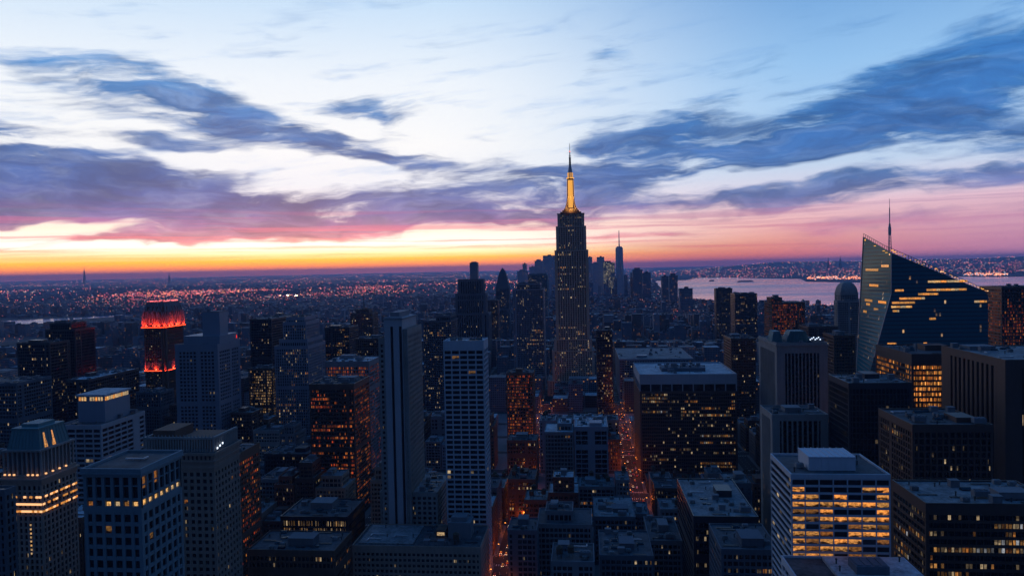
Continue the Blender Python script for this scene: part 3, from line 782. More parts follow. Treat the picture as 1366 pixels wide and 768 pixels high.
def low_roof_with_unit():
    z = at(1100, 744, 297).z
    x0, x1 = at(1070, 744, 297).x - 8, at(1200, 744, 297).x + 1.5
    y0, y1 = 262, 297
    claim(x0, x1, y0, y1)
    root = thing('roof_annexe', 'white-edged flat roof with a dark ventilation hut, in front of the white-framed office block', 'office building', ((x0 + x1) / 2, y0 + 15, 0))
    hero(root, (x0, x1, y0, y1, z))
    mb = MB(); nx, ny, nf, fh, zt = frame_block(mb, x0, x1, y0, y1, 0, z, bay=5, flo=3.6, sh=1.3, top=1.2)
    mb.build('wall', 'white_concrete', root); core_box(root, x0, x1, y0, y1, 0, zt, nx, ny, nf, .5, 'glass_dark')
    roof_deck(root, x0, x1, y0, y1, z, 'roof_tar')
    xa = at(1099, 744, 293).x
    b = MB(); b.box(xa, x1 - 1.2, y0 + 2, y1 - 2, z + .1, z + 1.4); b.box(xa - .2, x1 - 1, y0 + 1.8, y1 - 1.8, z + 1.4, z + 1.55, bottom=True); b.build('upper_roof', 'roof_membrane', root)
    xb, xc = at(1135, 748, 284).x, at(1178, 748, 284).x
    b = MB(); b.box(xb, xc, 278, 287, z + 1.5, z + 4.6); 
    for i in range(9): x = xb + (xc - xb) * (i + .5) / 9; b.box(x - .3, x + .3, 277.9, 278, z + 1.8, z + 4.2)
    for i in range(4): x = xb + (xc - xb) * (i + .5) / 4; b.box(x - .9, x + .9, 278.6, 286.4, z + 4.6, z + 4.9)
    b.build('ventilation_hut', 'slate_stone', root)
    for x, y in ((xa + 3, 288), (xa + 2, 281), (x1 - 4, 291)): place('vent', RT['vent'], root, (x, y, z + 1.55))
low_roof_with_unit()

def T(name, label, dims, wall, glass, roof='roof_tar', cat='office building', seed=1, **kw):
    r, b = simple_tower(name, label, cat, dims, wall, glass, roof, rn=random.Random(seed), **kw)
    hero(r, dims); return r, b
def part_box(root, name, mat, *boxes):
    b = MB()
    for q in boxes: b.box(*q)
    return b.build(name, mat, root)

T('office_tower', 'wide brown office block with scattered amber storeys and a cluttered roof, beside the white-framed block', span(1235, 1420, 674, 330, side=1190), 'brown_granite', 'glass_rows', roof='roof_gravel', st=dict(bay=3.0, flo=3.5, pw=.3, sh=1.3, rec=.35, top=3.5), mode='band', seed=3, dens=1.6)
T('office_tower', 'dark glass block with few dim windows, between the slotted slab and the white-framed block', span(1217, 1325, 568, 420, side=1172), 'brown_granite', 'glass_some', st=dict(bay=3.2, flo=3.6, pw=.9, sh=.9, rec=.5, top=3.2, proud='pier'), mode='band', seed=7)
r, b = T('slab_tower', 'tall windowless stone slab with a row of dark vertical slots along its top, at the right edge', span(1341, 1470, 481, 480, side=1256), 'brown_granite', 'glass_dark', st=dict(bay=6.0, flo=9, pw=3.0, sh=.6, rec=.9, top=4.5, proud='pier', corner=10, plates=False), mode='column', cat='office building', seed=9, roof='roof_gravel')
r['label'] = 'tall brown stone slab with dark vertical slots and a blank corner, over the cluttered roof'
T('office_tower', 'office block of glowing orange storeys under a dark cornice, before the sloping glass tower', span(1216, 1310, 473, 600, side=1168), 'brown_granite', 'glass_orange', st=dict(bay=2.8, flo=4.2, pw=.45, sh=1.5, rec=.4, top=7.5), mode='band', seed=12)
T('office_tower', 'black ribbed office block with fine vertical fins, in front of the orange-lit office block', span(1132, 1216, 512, 520, side=1105), 'dark_cladding', 'glass_dark', roof='roof_gravel', st=dict(bay=2.4, flo=3.8, pw=.55, sh=.9, rec=.5, top=3, proud='pier'), mode='column', seed=14)

def pillared_tower():
    d = span(1036, 1104, 458, 700, side=1012); x0, x1, y0, y1, z = d
    root, bl = T('pillared_tower', 'grey stone tower of tall recessed window strips under a deep cornice with arched roof houses', d, 'limestone', 'glass_dark', st=dict(bay=3.2, flo=3.8, pw=1.0, sh=.8, rec=1.3, top=9, proud='pier', corner=7.5, plates=False), mode='column', seed=15, ph=False, dens=.6)
    mb = MB(); mb.box(x0 - 1, x1 + 1, y0 - 1, y1 + 1, z - 2.2, z - .8, bottom=True); mb.build('cornice', 'limestone', root)
    for (a, b2) in ((1027, 1040), (1046, 1076)):
        xa, xb = at(a, 450, 724).x, at(b2, 450, 724).x
        h = 10.; n = 9; c = (xa + xb) / 2; w = (xb - xa) / 2
        prof = [(c + w * (1 - .35 * (i / (n - 1)) ** 2) * sgn, 0) for sgn in (1,) for i in range(2)]
        m = MB(); lv = 6
        for i in range(lv):
            t0, t1 = i / lv, (i + 1) / lv
            f0, f1 = 1 - .38 * t0 ** 1.6, 1 - .38 * t1 ** 1.6
            m.prism([(c - w * f0, 716), (c + w * f0, 716), (c + w * f0, 732), (c - w * f0, 732)], z + h * t0, [(c - w * f1, 716), (c + w * f1, 716), (c + w * f1, 732), (c - w * f1, 732)], z + h * t1, cap=(i == lv - 1))
        k = max(2, int((xb - xa) / 3.4))
        for i in range(k + 1):
            x = xa + (xb - xa) * i / k
            m.bar((x, 715.6, z), (c + (x - c) * .64, 715.6, z + h), .35)
        m.build('roof_house', 'copper_roofing', root)
    b3 = part_box(root, 'roof_plant', 'slate_stone', (at(1080, 450, 715).x, at(1098, 450, 715).x, 712, 725, z, z + 3.5))
    for i in range(7):
        l = MB(); x = at(1081 + i * 2.2, 445, 711).x; l.box(x - .4, x + .4, 711, 711.5, z + 2 + (i % 3), z + 2.9 + (i % 3)); l.build('roof_lamp', 'lamp_bluewhite', root)
pillared_tower()
r, b = T('pillared_block', 'lower grey stone block with recessed columns, in front of the tower with arched roof houses', span(1030, 1105, 554, 560, side=1014), 'limestone', 'glass_sparse', st=dict(bay=3.6, flo=3.7, pw=1.1, sh=.9, rec=1.1, top=4, proud='pier', corner=5.5, plates=False), mode='column', seed=16)
T('office_tower', 'brown striped tower with dark windows standing behind the broad pale-crowned block', span(975, 1008, 452, 960, depth=50), 'brown_granite', 'glass_sparse', st=dict(bay=3, flo=3.6, pw=.8, sh=1.6), seed=17)

def broad_block():
    d = span(853, 983, 500, 770, side=845); x0, x1, y0, y1, z = d; claim(*d[:4])
    root = thing('broad_office_block', 'broad office block with a pale crown above dark bays and many dimly lit storeys', 'office building', ((x0 + x1) / 2, (y0 + y1) / 2, 0))
    hero(root, d)
    mb = MB(); zc = z - 9.5
    nx, ny, nf, fh, zt = frame_block(mb, x0, x1, y0, y1, 0, zc - 8, bay=1.9, flo=3.5, pw=.5, sh=1.15, rec=.35, top=1.0, proud='plate', corner=1.6)
    mb.build('wall', 'brown_granite', root)
    _uo[0] += 31
    for f in range(nf - 1, nf - 30, -1):
        if f < 0: break
        b = MB(); b.box(x0 + .35, x1 - .35, y0 + .35, y1 - .35, f * fh + .1 if f != nf - 29 else 0, f * fh + fh - .1, flo=fh, bays=(nx, ny), uo=_uo[0], vo=f)
        b.build('ribbon_window', 'glass_rows', root)
    m = MB()
    m.box(x0, x1, y0, y0 + .6, zc, z + 1); m.box(x0, x1, y1 - .6, y1, zc, z + 1); m.box(x0, x0 + .6, y0 + .6, y1 - .6, zc, z + 1); m.box(x1 - .6, x1, y0 + .6, y1 - .6, zc, z + 1)
    for i in range(10):
        x = x0 + .5 + (x1 - x0 - 1) * i / 9; m.box(x - .5, x + .5, y0, y0 + 1.2, zc - 7.1, zc)
        m.box(x - .5, x + .5, y1 - 1.2, y1, zc - 7.1, zc)
    for i in range(1, 8):
        y = y0 + (y1 - y0) * i / 8; m.box(x0, x0 + 1.2, y - .5, y + .5, zc - 7.1, zc); m.box(x1 - 1.2, x1, y - .5, y + .5, zc - 7.1, zc)
    m.build('crown', 'pale_stone', root)
    for i in range(9):
        a, b2 = x0 + .5 + (x1 - x0 - 1) * i / 9 + .5, x0 + .5 + (x1 - x0 - 1) * (i + 1) / 9 - .5
        part_box(root, 'crown_bay', 'pane_dark', (a, b2, y0 + 1.3, y0 + 1.5, zc - 7.1, zc + .3))
    part_box(root, 'core', 'dark_cladding', (x0 + 1.6, x1 - 1.6, y0 + 1.6, y1 - 1.6, zc - 8, z - 2))
    part_box(root, 'roof', 'roof_membrane', (x0 + .6, x1 - .6, y0 + .6, y1 - .6, z - 2, z - .6))
    part_box(root, 'penthouse', 'slate_stone', (x0 + 26, x0 + 72, y0 + 30, y0 + 55, z - .6, z + 3.2))
    rooftop(root, x0 + 18, x0 + 80, y0 + 8, y1 - 6, z - .55, random.Random(3), 1.6, keep=(x0 + 25, x0 + 73, y0 + 29, y0 + 56))
    rooftop(root, x0 + 26, x0 + 72, y0 + 30, y0 + 55, z + 3.2, random.Random(4), 1.5)
broad_block()
T('office_tower', 'wide flat-roofed block with few lit storeys, just behind the broad pale-crowned block', span(826, 925, 479, 1250, depth=170), 'blue_grey_cladding', 'glass_some', roof='roof_gravel', st=dict(bay=4.2, flo=4, sh=1.4), seed=19, dens=2)
T('dark_tower', 'slim black tower with sparse lit windows, beside the tall spired tower', span(795, 817, 441, 1120, depth=35), 'dark_cladding', 'glass_some', st=dict(bay=2.6, flo=3.8, pw=.4, sh=1.0), seed=20, cat='tower')
T('frame_block', 'blue-grey block of large framed windows under a frosted roof, between the two lit avenues', span(766, 811, 570, 690, depth=48), 'blue_grey_cladding', 'glass_dark', roof='roof_membrane', st=dict(bay=7.0, flo=4.4, pw=.5, sh=.9, rec=.6, top=3, proud='pier'), mode='band', seed=22, dens=1.5)
T('frame_block', 'pale narrow block with a stepped frosted roof, joined to the block of large framed windows', span(726, 765, 577, 690, depth=40), 'grey_concrete', 'glass_sparse', roof='roof_membrane', st=dict(bay=3.2, flo=3.8), seed=23, tiers=[(12, 2, 10, 2, 6)], dens=1.2)

# --- tower of the broad white grid
def white_grid():
    d = span(591, 645, 456, 515, side=651); x0, x1, y0, y1, z = d; claim(*d[:4])
    root = thing('white_grid_tower', 'slender tower wrapped in an even white grid with a blank white band at its top', 'office tower', ((x0 + x1) / 2, (y0 + y1) / 2, 0))
    hero(root, d)
    mb = MB(); nx, ny, nf, fh, zt = frame_block(mb, x0, x1, y0, y1, 0, z, bay=(x1 - x0) / 5, flo=3.55, pw=.85, sh=1.25, rec=.7, top=5.5, corner=.9, proud='pier')
    mb.build('wall', 'white_concrete', root); core_box(root, x0, x1, y0, y1, 0, zt, nx, ny, nf, .7, 'glass_dark')
    rn = random.Random(8)
    grid_panes(root, (x0, x1, y0, y1, 0), nx, ny, nf, fh, .7, ('front',), lambda *a: 'pane_dark' if rn.random() < .985 else 'pane_dim', limit=100, pw=.62, sh=1.25)
    roof_deck(root, x0, x1, y0, y1, z, 'roof_membrane')
    rooftop(root, x0, x1, y0, y1, z + .1, random.Random(2), 2.0)
white_grid()

def striped_tower():
    d = span(505, 544, 470, 515, side=563); x0, x1, y0, y1, _ = d
    z = at(530, 424, 515).z; zs = at(510, 452, 515).z; claim(*d[:4])
    root = thing('striped_tower', 'tall grey stone tower with dark vertical stripes up its middle and lower shoulders', 'office tower', ((x0 + x1) / 2, (y0 + y1) / 2, 0))
    hero(root, (x0, x1, y0, y1, z))
    xa, xb = at(513, 430, 515).x, at(544, 430, 515).x
    w = MB()
    # centre bay: piers with two full-height dark slots
    s = [at(q, 470, 514).x for q in (521.5, 525.0, 533, 536.6)]
    w.box(xa, s[0], y0 - 1.2, y1 - 3, 0, z); w.box(s[1], s[2], y0 - 1.2, y1 - 3, 0, z); w.box(s[3], xb - 4.0, y0 - 1.2, y1 - 3, 0, z)
    w.box(xa + .02, xb - 4.02, y0 - 1.1, y0 + 1, z - 6, z + 1.0)
    w.box(s[0] - .1, s[3] + .1, y0 + .2, y1 - 3.1, 0, z - .2)
    w.build('centre_bay', 'pale_stone', root)
    for a, b2 in ((s[0], s[1]), (s[2], s[3])): part_box(root, 'window_strip', 'pane_dark', (a + .05, b2 - .05, y0 - .3, y0 + .1, 12, z - 5.9))
    mb = MB()
    L = (x0, xa, y0, y1, 0, zs); Rr = (xb - 4, x1, y0, y1, 0, zs + 6)
    for q in (L, Rr):
        nx, ny, nf, fh, zt = frame_block(mb, *q, bay=4.2 if q is L else 3.9, flo=3.7, pw=1.9, sh=1.7, rec=.6, top=3, corner=1.6, proud='pier')
        core_box(root, *q[:4], 0, zt, nx, ny, nf, .6, 'glass_dark'); roof_deck(root, *q[:4], q[5], 'roof_tar')
    mb.build('wall', 'limestone', root)
    m = MB(); m.box(xa - .6, xb - 3.2, y0 - 1.5, y1 - 2, z - 1.2, z - .4, bottom=True); m.box(xa + 3, xb - 7, y0 + 4, y1 - 12, z - .1, z + 3.8); m.build('roof', 'grey_concrete', root)
    # broader shoulders near the ground
    mb = MB(); zl = at(575, 660, 515).z
    q = (x0 - 3, at(582, 660, 515).x, y0 + 4, y1 + 8, 0, zl); nx, ny, nf, fh, zt = frame_block(mb, *q, bay=4, flo=3.7, pw=1.6, sh=1.5)
    mb.build('base', 'limestone', root); core_box(root, *q[:4], 0, zt, nx, ny, nf, .5, 'glass_dark'); roof_deck(root, *q[:4], q[5], 'roof_gravel'); claim(*q[:4])
    rooftop(root, x1 + 1, q[1], q[2], q[3], zl + .1, random.Random(4), 1.5)
striped_tower()

def podium():
    z = at(640, 731, 468).z; x0, x1 = at(470, 735, 468).x, at(641, 731, 468).x; y0, y1 = 468, 509; claim(x0, x1, y0, y1)
    root = thing('podium_building', 'long low stone building with rooftop plant, at the foot of the striped tower', 'office building', ((x0 + x1) / 2, 488, 0))
    hero(root, (x0, x1, y0, y1, z))
    mb = MB(); nx, ny, nf, fh, zt = frame_block(mb, x0, x1, y0, y1, 0, z, bay=3.1, flo=3.7, pw=1.2, sh=1.7, rec=.45, top=3)
    mb.build('wall', 'beige_stone', root); core_box(root, x0, x1, y0, y1, 0, zt, nx, ny, nf, .45, 'glass_sparse'); roof_deck(root, x0, x1, y0, y1, z, 'roof_tar')
    a, b = at(598, 700, 485).x, at(628, 700, 485).x
    part_box(root, 'penthouse', 'grey_concrete', (a, b, 484, 498, z, z + 11), (a + 2, b - 3, 486, 496, z + 11, z + 14))
    part_box(root, 'roof_terrace', 'roof_gravel', (x0 + 3, x0 + 40, 472, 506, z + .1, z + .9))
    part_box(root, 'rooftop_hut', 'brown_brick', (a - 9, a - 2, 486, 494, z, z + 5))
    part_box(root, 'lit_window', 'pane_pale', (a - 8, a - 3, 485.85, 486, z + 1.5, z + 3.6))
    rooftop(root, x0 + 42, x1, y0, y1, z + .1, random.Random(6), 1.4, keep=(a - 10, b + 1, 483, 499), tank=.15)
    rooftop(root, x0 + 3, x0 + 40, 472, 506, z + .9, random.Random(61), .35, kinds=('duct', 'vent'))
podium()

# --- left side, near
def cornice_block():
    d = span(110, 187, 627, 300, side=242); x0, x1, y0, y1, z = d; claim(*d[:4])
    root = thing('cornice_block', 'blue-grey stone block with tall top-floor windows and a strip of yellow lit panes below them', 'office building', ((x0 + x1) / 2, (y0 + y1) / 2, 0)); hero(root, d)
    zb = z - 3.0; zm = z - 17.5
    mb = MB()
    nx, ny = 6, 7
    n1 = frame_block(mb, x0, x1, y0, y1, 0, zm, bay=(x1 - x0) / 6, flo=5.0, pw=1.5, sh=1.7, rec=.8, top=.9, corner=1.7, proud='pier')
    # tall top storey
    def posts(n, lo, hi, f):
        for i in range(n + 1): f(lo + (hi - lo) * i / n)
    posts(6, x0 + .8, x1 - .8, lambda x: (mb.box(x - .75, x + .75, y0 + .05, y0 + 1.1, zm + .9, zb), mb.box(x - .75, x + .75, y1 - 1.1, y1 - .05, zm + .9, zb)))
    posts(7, y0 + .8, y1 - .8, lambda y: (mb.box(x1 - 1.1, x1 - .05, y - .6, y + .6, zm + .9, zb + .01), mb.box(x0 + .05, x0 + 1.1, y - .6, y + .6, zm + .9, zb + .01)))
    mb.box(x0 + .1, x1 - .1, y0 + .1, y1 - .1, zm + .88, zm + 1.6, bottom=True); mb.box(x0 + .25, x1 - .25, y0 + .25, y1 - .25, zm + 4.2, zm + 5.2, bottom=True)
    mb.box(x0 + .3, x1 - .3, y0 + .3, y1 - .3, zm + 10.3, zm + 10.8, bottom=True)
    mb.build('wall', 'teal_stone', root)
    m = MB(); m.box(x0 - .3, x1 + .3, y0 - .3, y1 + .3, zb, zb + 1.2, bottom=True); m.box(x0 - .9, x1 + .9, y0 - .9, y1 + .9, zb + 1.2, zb + 2.0, bottom=True)
    for s in ((x0 - .7, x1 + .7, y0 - .7, y0 + .2), (x0 - .7, x1 + .7, y1 - .2, y1 + .7), (x0 - .7, x0 + .2, y0 + .2, y1 - .2), (x1 - .2, x1 + .7, y0 + .2, y1 - .2)): m.box(*s, zb + 2.0, z + .9)
    m.build('cornice', 'teal_stone', root)
    core_box(root, x0, x1, y0, y1, 0, zm - 1, 6, n1[1], n1[2], .9, 'glass_dark'); core_box(root, x0 + .3, x1 - .3, y0 + .3, y1 - .3, zm + .5, zb, 6, 7, 3, .8, 'glass_dark')
    rn = random.Random(2)
    for i in range(6):
        xa, xb = x0 + .8 + (x1 - x0 - 1.6) * i / 6 + .8, x0 + .8 + (x1 - x0 - 1.6) * (i + 1) / 6 - .8
        part_box(root, 'window', 'pane_dark', (xa, xb, y0 + .95, y0 + 1.08, zm + 5.3, zb - .1))
        part_box(root, 'window', 'pane_dark' if i in (1,) else ('pane_pale' if i in (2, 3, 5) else 'pane_dim'), (xa + .2, xb - .2, y0 + .9, y0 + 1.05, zm + 1.7, zm + 3.4))
    for i in range(7):
        ya, yb = y0 + .8 + (y1 - y0 - 1.6) * i / 7 + .65, y0 + .8 + (y1 - y0 - 1.6) * (i + 1) / 7 - .65
        part_box(root, 'window', 'pane_dark' if i not in (0, 2) else 'pane_dim', (x1 - 1.08, x1 - .95, ya, yb, zm + 5.3 + (3.6 if i in (0, 2) else 0), zb - .1))
        part_box(root, 'window', 'pane_pale', (x1 - 1.05, x1 - .9, ya + .1, yb - .1, zm + 1.7, zm + 3.4 if i else zm + 3.8))
    grid_panes(root, (x0, x1, y0, y1, 0), 6, n1[1], n1[2], n1[3], .8, ('front', 'right'), lambda s, t, f, nf: 'pane_dark' if rn.random() < .985 else 'pane_dim', limit=70, pw=1.5, sh=1.7)
    part_box(root, 'roof', 'roof_tar', (x0 + .2, x1 - .2, y0 + .2, y1 - .2, z - .6, z - .2)); rooftop(root, x0 + 6, x1 - 6, y0 + 12, y1 - 5, z - .2, random.Random(9), .6, kinds=('vent', 'duct', 'vent'))
cornice_block()

def balustrade_block():
    d = span(190, 285, 603, 390, side=315); x0, x1, y0, y1, z = d; y1 += 4; claim(x0, x1, y0, y1)
    root = thing('balustrade_block', 'old beige block with banded cornices and colonnaded crown, behind the block with yellow panes', 'office building', ((x0 + x1) / 2, (y0 + y1) / 2, 0)); hero(root, d)
    mb = MB(); nx, ny, nf, fh, zt = frame_block(mb, x0, x1, y0, y1, 0, z - 9, bay=3.8, flo=3.9, pw=1.7, sh=1.7, rec=.6, top=1.4, proud='pier')
    mb.build('wall', 'beige_stone', root); core_box(root, x0, x1, y0, y1, 0, zt, nx, ny, nf, .6, 'glass_sparse')
    rn = random.Random(4)
    grid_panes(root, (x0, x1, y0, y1, 0), nx, ny, nf, fh, .6, ('front', 'right'), lambda s, t, f, n: 'pane_dark' if rn.random() < .965 else 'pane_dim', limit=96, pw=1.7, sh=1.7)
    m = MB()
    for i, (o, h0, h1) in enumerate(((.5, -9, -7.8), (.1, -7.8, -5.4), (.9, -5.4, -4.5), (.2, -4.5, -1.6), (1.3, -1.6, 0))): m.box(x0 - o, x1 + o, y0 - o, y1 + o, z + h0, z + h1, bottom=True)
    m.build('cornice', 'beige_stone', root)
    for i in range(16): x = x0 + 1 + (x1 - x0 - 2) * (i + .5) / 16; part_box(root, 'window', 'pane_dark', (x - .5, x + .5, y0 - .22, y0 - .1, z - 4.2, z - 2))
    c = MB(); ix0, ix1, iy0, iy1 = x0 + .6, x1 - .6, y0 + .6, y1 - .6
    n = 26
    for i in range(n + 1): x = ix0 + (ix1 - ix0) * i / n; c.box(x - .32, x + .32, iy0, iy0 + .7, z, z + 7.2)
    n = 16
    for i in range(1, n + 1): y = iy0 + (iy1 - iy0) * i / n; c.box(ix1 - .7, ix1, y - .32, y + .32, z, z + 7.2); c.box(ix0, ix0 + .7, y - .32, y + .32, z, z + 7.2)
    c.box(ix0 - .3, ix1 + .3, iy0 - .3, iy0 + 1, z + 7.2, z + 8.3, bottom=True); c.box(ix1 - 1, ix1 + .3, iy0 + 1, iy1, z + 7.2, z + 8.29, bottom=True); c.box(ix0 - .3, ix0 + 1, iy0 + 1, iy1, z + 7.2, z + 8.29, bottom=True)
    for i in range(20): x = ix0 + (ix1 - ix0) * i / 19; c.prism([(x - .4, iy0), (x + .4, iy0), (x + .4, iy0 + .6), (x - .4, iy0 + .6)], z + 8.3, [(x - .05, iy0 + .25), (x + .05, iy0 + .25), (x + .05, iy0 + .35), (x - .05, iy0 + .35)], z + 9.8)
    c.build('colonnade', 'limestone', root)
    part_box(root, 'roof', 'roof_tar', (x0 - .5, x1 + .5, y0 - .5, y1 + .5, z, z + .2))
    part_box(root, 'penthouse', 'brown_brick', (x0 + 3, x0 + 16, y0 + 6, y1 - 4, z + .2, z + 11), (x0 + 19, x1 - 5, y0 + 8, y1 - 4, z + .2, z + 7))
    for i in range(3): part_box(root, 'roof_lamp', 'lamp_bluewhite', (x1 + .35, x1 + .6, y0 + 3 + i * 3, y0 + 4.1 + i * 3, z + 1.2 + .7 * i, z + 2.2 + .7 * i))
balustrade_block()
d = span(262, 306, 613, 470, side=347)
T('brick_office', 'brown brick block whose side glows with orange lit storeys, beside the colonnaded crown', d, 'brown_brick', 'glass_busy', st=dict(bay=2.7, flo=3.7, pw=.9, sh=1.5, rec=.5, top=5), mode='band', seed=31)
d = span(77, 135, 568, 560, side=194)
def white_rows():
    x0, x1, y0, y1, z = d2 = span(77, 135, 568, 560, side=194)
    root, bl = T('striped_office', 'pale office block of white horizontal bands with a glowing penthouse on its roof', d2, 'pale_stone', 'glass_dark', st=dict(bay=8.2, flo=4.0, pw=.8, sh=1.5, rec=.9, top=2.0, proud='pier'), mode='band', seed=33, ph=False, dens=.2)
    xa, xb = at(104, 545, 575).x, at(140, 545, 575).x; ya, yb = 575, 609
    z1 = at(140, 526, 575).z
    part_box(root, 'penthouse', 'blue_grey_cladding', (xa, xb, ya, yb, z, z1 - 6.0), (xa + .4, xb - .4, ya + .4, yb - .4, z1 - 6, z1 - 1.6))
    part_box(root, 'penthouse_roof', 'roof_membrane', (xa - 1, xb + 1, ya - 1, yb + 1, z1 - 1.6, z1))
    rn = random.Random(3)
    for i in range(9):
        x = xa + 1 + (xb - xa - 2) * i / 9
        if i != 3: part_box(root, 'lit_window', 'pane_pale' if i % 3 else 'pane_lit', (x, x + 1.5, ya + .1, ya + .38, z1 - 5.2, z1 - 2.2))
    for i in range(12):
        y = ya + 1 + (yb - ya - 2) * i / 12
        part_box(root, 'lit_window', 'pane_pale' if i % 4 else 'pane_lit', (xb - .38, xb - .1, y, y + 1.9, z1 - 5.2, z1 - 2.2))
white_rows()

def mansard_tower():
    Y = 430
    x1 = at(55, 634, Y).x; x0 = x1 - 27; y0, y1 = Y, Y + 32; claim(x0 - 4, x1 + 4, y0 - 4, y1 + 4)
    zt = at(55, 634, Y).z; zc = at(52, 603, Y).z; zm = at(54, 573, Y).z
    root = thing('mansard_tower', 'ornate stone tower with a mansard roof, a floodlit colonnade and three glowing cornice bands', 'tower', ((x0 + x1) / 2, (y0 + y1) / 2, 0)); hero(root, (x0, x1, y0, y1, zm))
    mb = MB(); zl = zt - 5
    nx, ny, nf, fh, z2 = frame_block(mb, x0, x1, y0, y1, 0, zl, bay=3.4, flo=3.9, pw=1.5, sh=1.2, rec=.7, top=1, proud='pier')
    mb.build('wall', 'beige_stone', root); core_box(root, x0, x1, y0, y1, 0, z2, nx, ny, nf, .7, 'glass_sparse')
    m = MB(); m.box(x0 - .5, x1 + .5, y0 - .5, y1 + .5, zl, zl + 2, bottom=True); m.box(x0 - 1.6, x1 + 1.6, y0 - 1.6, y1 + 1.6, zl + 2, zl + 3.2, bottom=True); m.box(x0 - .2, x1 + .2, y0 - .2, y1 + .2, zl + 3.2, zt, bottom=True)
    m.build('cornice', 'beige_stone', root)
    c = MB(); a0, a1, b0, b1 = x0 + .8, x1 - .8, y0 + .8, y1 - .8
    for i in range(9): x = a0 + (a1 - a0) * i / 8; c.box(x - .55, x + .55, b0, b0 + 1.1, zt, zc)
    for i in range(1, 10): y = b0 + (b1 - b0) * i / 9; c.box(a1 - 1.1, a1, y - .55, y + .55, zt, zc); c.box(a0, a0 + 1.1, y - .55, y + .55, zt, zc)
    c.box(a0 - .7, a1 + .7, b0 - .7, b1 + .7, zc, zc + 1.2, bottom=True); c.build('colonnade', 'limestone', root)
    part_box(root, 'upper_storey', 'slate_stone', (a0 + 2.2, a1 - 2.2, b0 + 2.2, b1 - 2.2, zt, zc + .1))
    r = MB(); e0, e1, f0, f1 = a0 + 1.6, a1 - 1.6, b0 + 1.6, b1 - 1.6; g = 2.2
    lo = [(e0, f0), (e1, f0), (e1, f1), (e0, f1)]; hi = [(e0 + g, f0 + g), (e1 - g, f0 + g), (e1 - g, f1 - g), (e0 + g, f1 - g)]
    r.prism(lo, zc + 1.2, hi, zm - 1); r.box(e0 + g - .5, e1 - g + .5, f0 + g - .5, f1 - g + .5, zm - 1, zm, bottom=True); r.box(e0 + g + 3, e1 - g - 3, f0 + g + 4, f1 - g - 4, zm, zm + 2)
    for i in range(10):
        t = i / 9; r.bar((e0 + (e1 - e0) * t, f0 - .1, zc + 1.2), (e0 + g + (e1 - e0 - 2 * g) * t, f0 + g - .1, zm - 1), .18); r.bar((e1 + .1, f0 + (f1 - f0) * t, zc + 1.2), (e1 - g + .1, f0 + g + (f1 - f0 - 2 * g) * t, zm - 1), .18)
    r.build('mansard_roof', 'copper_roofing', root)
    for t in (.22, .48):
        y = f0 + (f1 - f0) * t; b = MB(); h = zm - zc - 5
        b.prism([(e1 - 1.5, y - 1.3), (e1 + .25, y - 1.3), (e1 + .25, y + 1.3), (e1 - 1.5, y + 1.3)], zc + 1.5, [(e1 - 3, y - .6), (e1 - g + .6, y - .6), (e1 - g + .6, y + .6), (e1 - 3, y + .6)], zc + 1.5 + h)
        b.build('dormer_window', 'pane_lit', root)
    rn = random.Random(12)
    for i in range(13):                 # floodlights standing at the foot of the colonnade
        front = i < 8; t = (i + .5) / 8 if front else (i - 8 + .5) / 5
        p = (a0 + (a1 - a0) * t, y0 - .3, zt + .4) if front else (x1 + .3, b0 + (b1 - b0) * t, zt + .4)
        if rn.random() < .15: continue
        part_box(root, 'floodlight', 'lamp_cornice', (p[0] - .5, p[0] + .5, p[1] - .4, p[1] + .4, p[2] - .4, p[2] + .5))
    for k in range(3):                  # light bands under the ledges
        z = at(55, 664 + k * 9.5, Y).z
        m = MB(); o = 1.1; m.box(x0 - o, x1 + o, y0 - o, y1 + o, z + 1.6, z + 2.2, bottom=True); m.build('ledge', 'beige_stone', root)
        n = 13
        for i in range(n):
            if rn.random() < .12: continue
            xa = x0 + 5 * k * .4 + (x1 - x0 - 2 * k) * i / n; part_box(root, 'ledge_lamp', 'lamp_cornice' if rn.random() < .7 else 'pane_lit', (xa + .15, xa + 1.75, y0 - .6, y0 - .1, z, z + 1.3))
        n = 14
        for i in range(n):
            if rn.random() < .2: continue
            ya = y0 + (y1 - y0) * i / n; part_box(root, 'ledge_lamp', 'lamp_cornice' if rn.random() < .5 else 'pane_lit', (x1 + .1, x1 + .6, ya + .15, ya + 1.9, z, z + 1.3))
    for i in range(8):
        z = at(40, 700 + i * 5.4, Y).z; x = at(41, 700, Y).x; part_box(root, 'stair_lamp', 'pane_pale', (x - .5, x + .5, y0 - .16, y0 - .02, z - .5, z + .6))
mansard_tower()
T('dark_block', 'dark unlit stone block cut off at the corner of the picture, below the mansard tower', span(-60, 6, 655, 330, side=21), 'slate_stone', 'glass_dark', st=dict(bay=3.4, flo=3.8, pw=1.2), seed=41)
T('ribbed_block', 'slate ribbed block cut off by the picture edge, beyond the mansard tower', span(-70, 22, 512, 700, depth=50), 'slate_stone', 'glass_sparse', st=dict(bay=3.4, flo=3.8, pw=.5, sh=1.3), seed=42)
T('dark_tower', 'broad black glass tower with a few faint lit storeys, the lower of a pair', span(22, 66, 458, 850, depth=36), 'dark_cladding', 'glass_sparse', st=dict(bay=2.5, flo=3.9, pw=.3, sh=1.0), seed=43, cat='tower')
T('dark_tower', 'black glass tower rising behind the broader black one, the taller of a pair', span(60, 100, 440, 910, depth=40), 'dark_cladding', 'glass_dark', st=dict(bay=2.5, flo=3.9, pw=.5, sh=.8, proud='pier'), seed=44, tiers=[(3, 9, 5, 5, 8)], cat='tower')
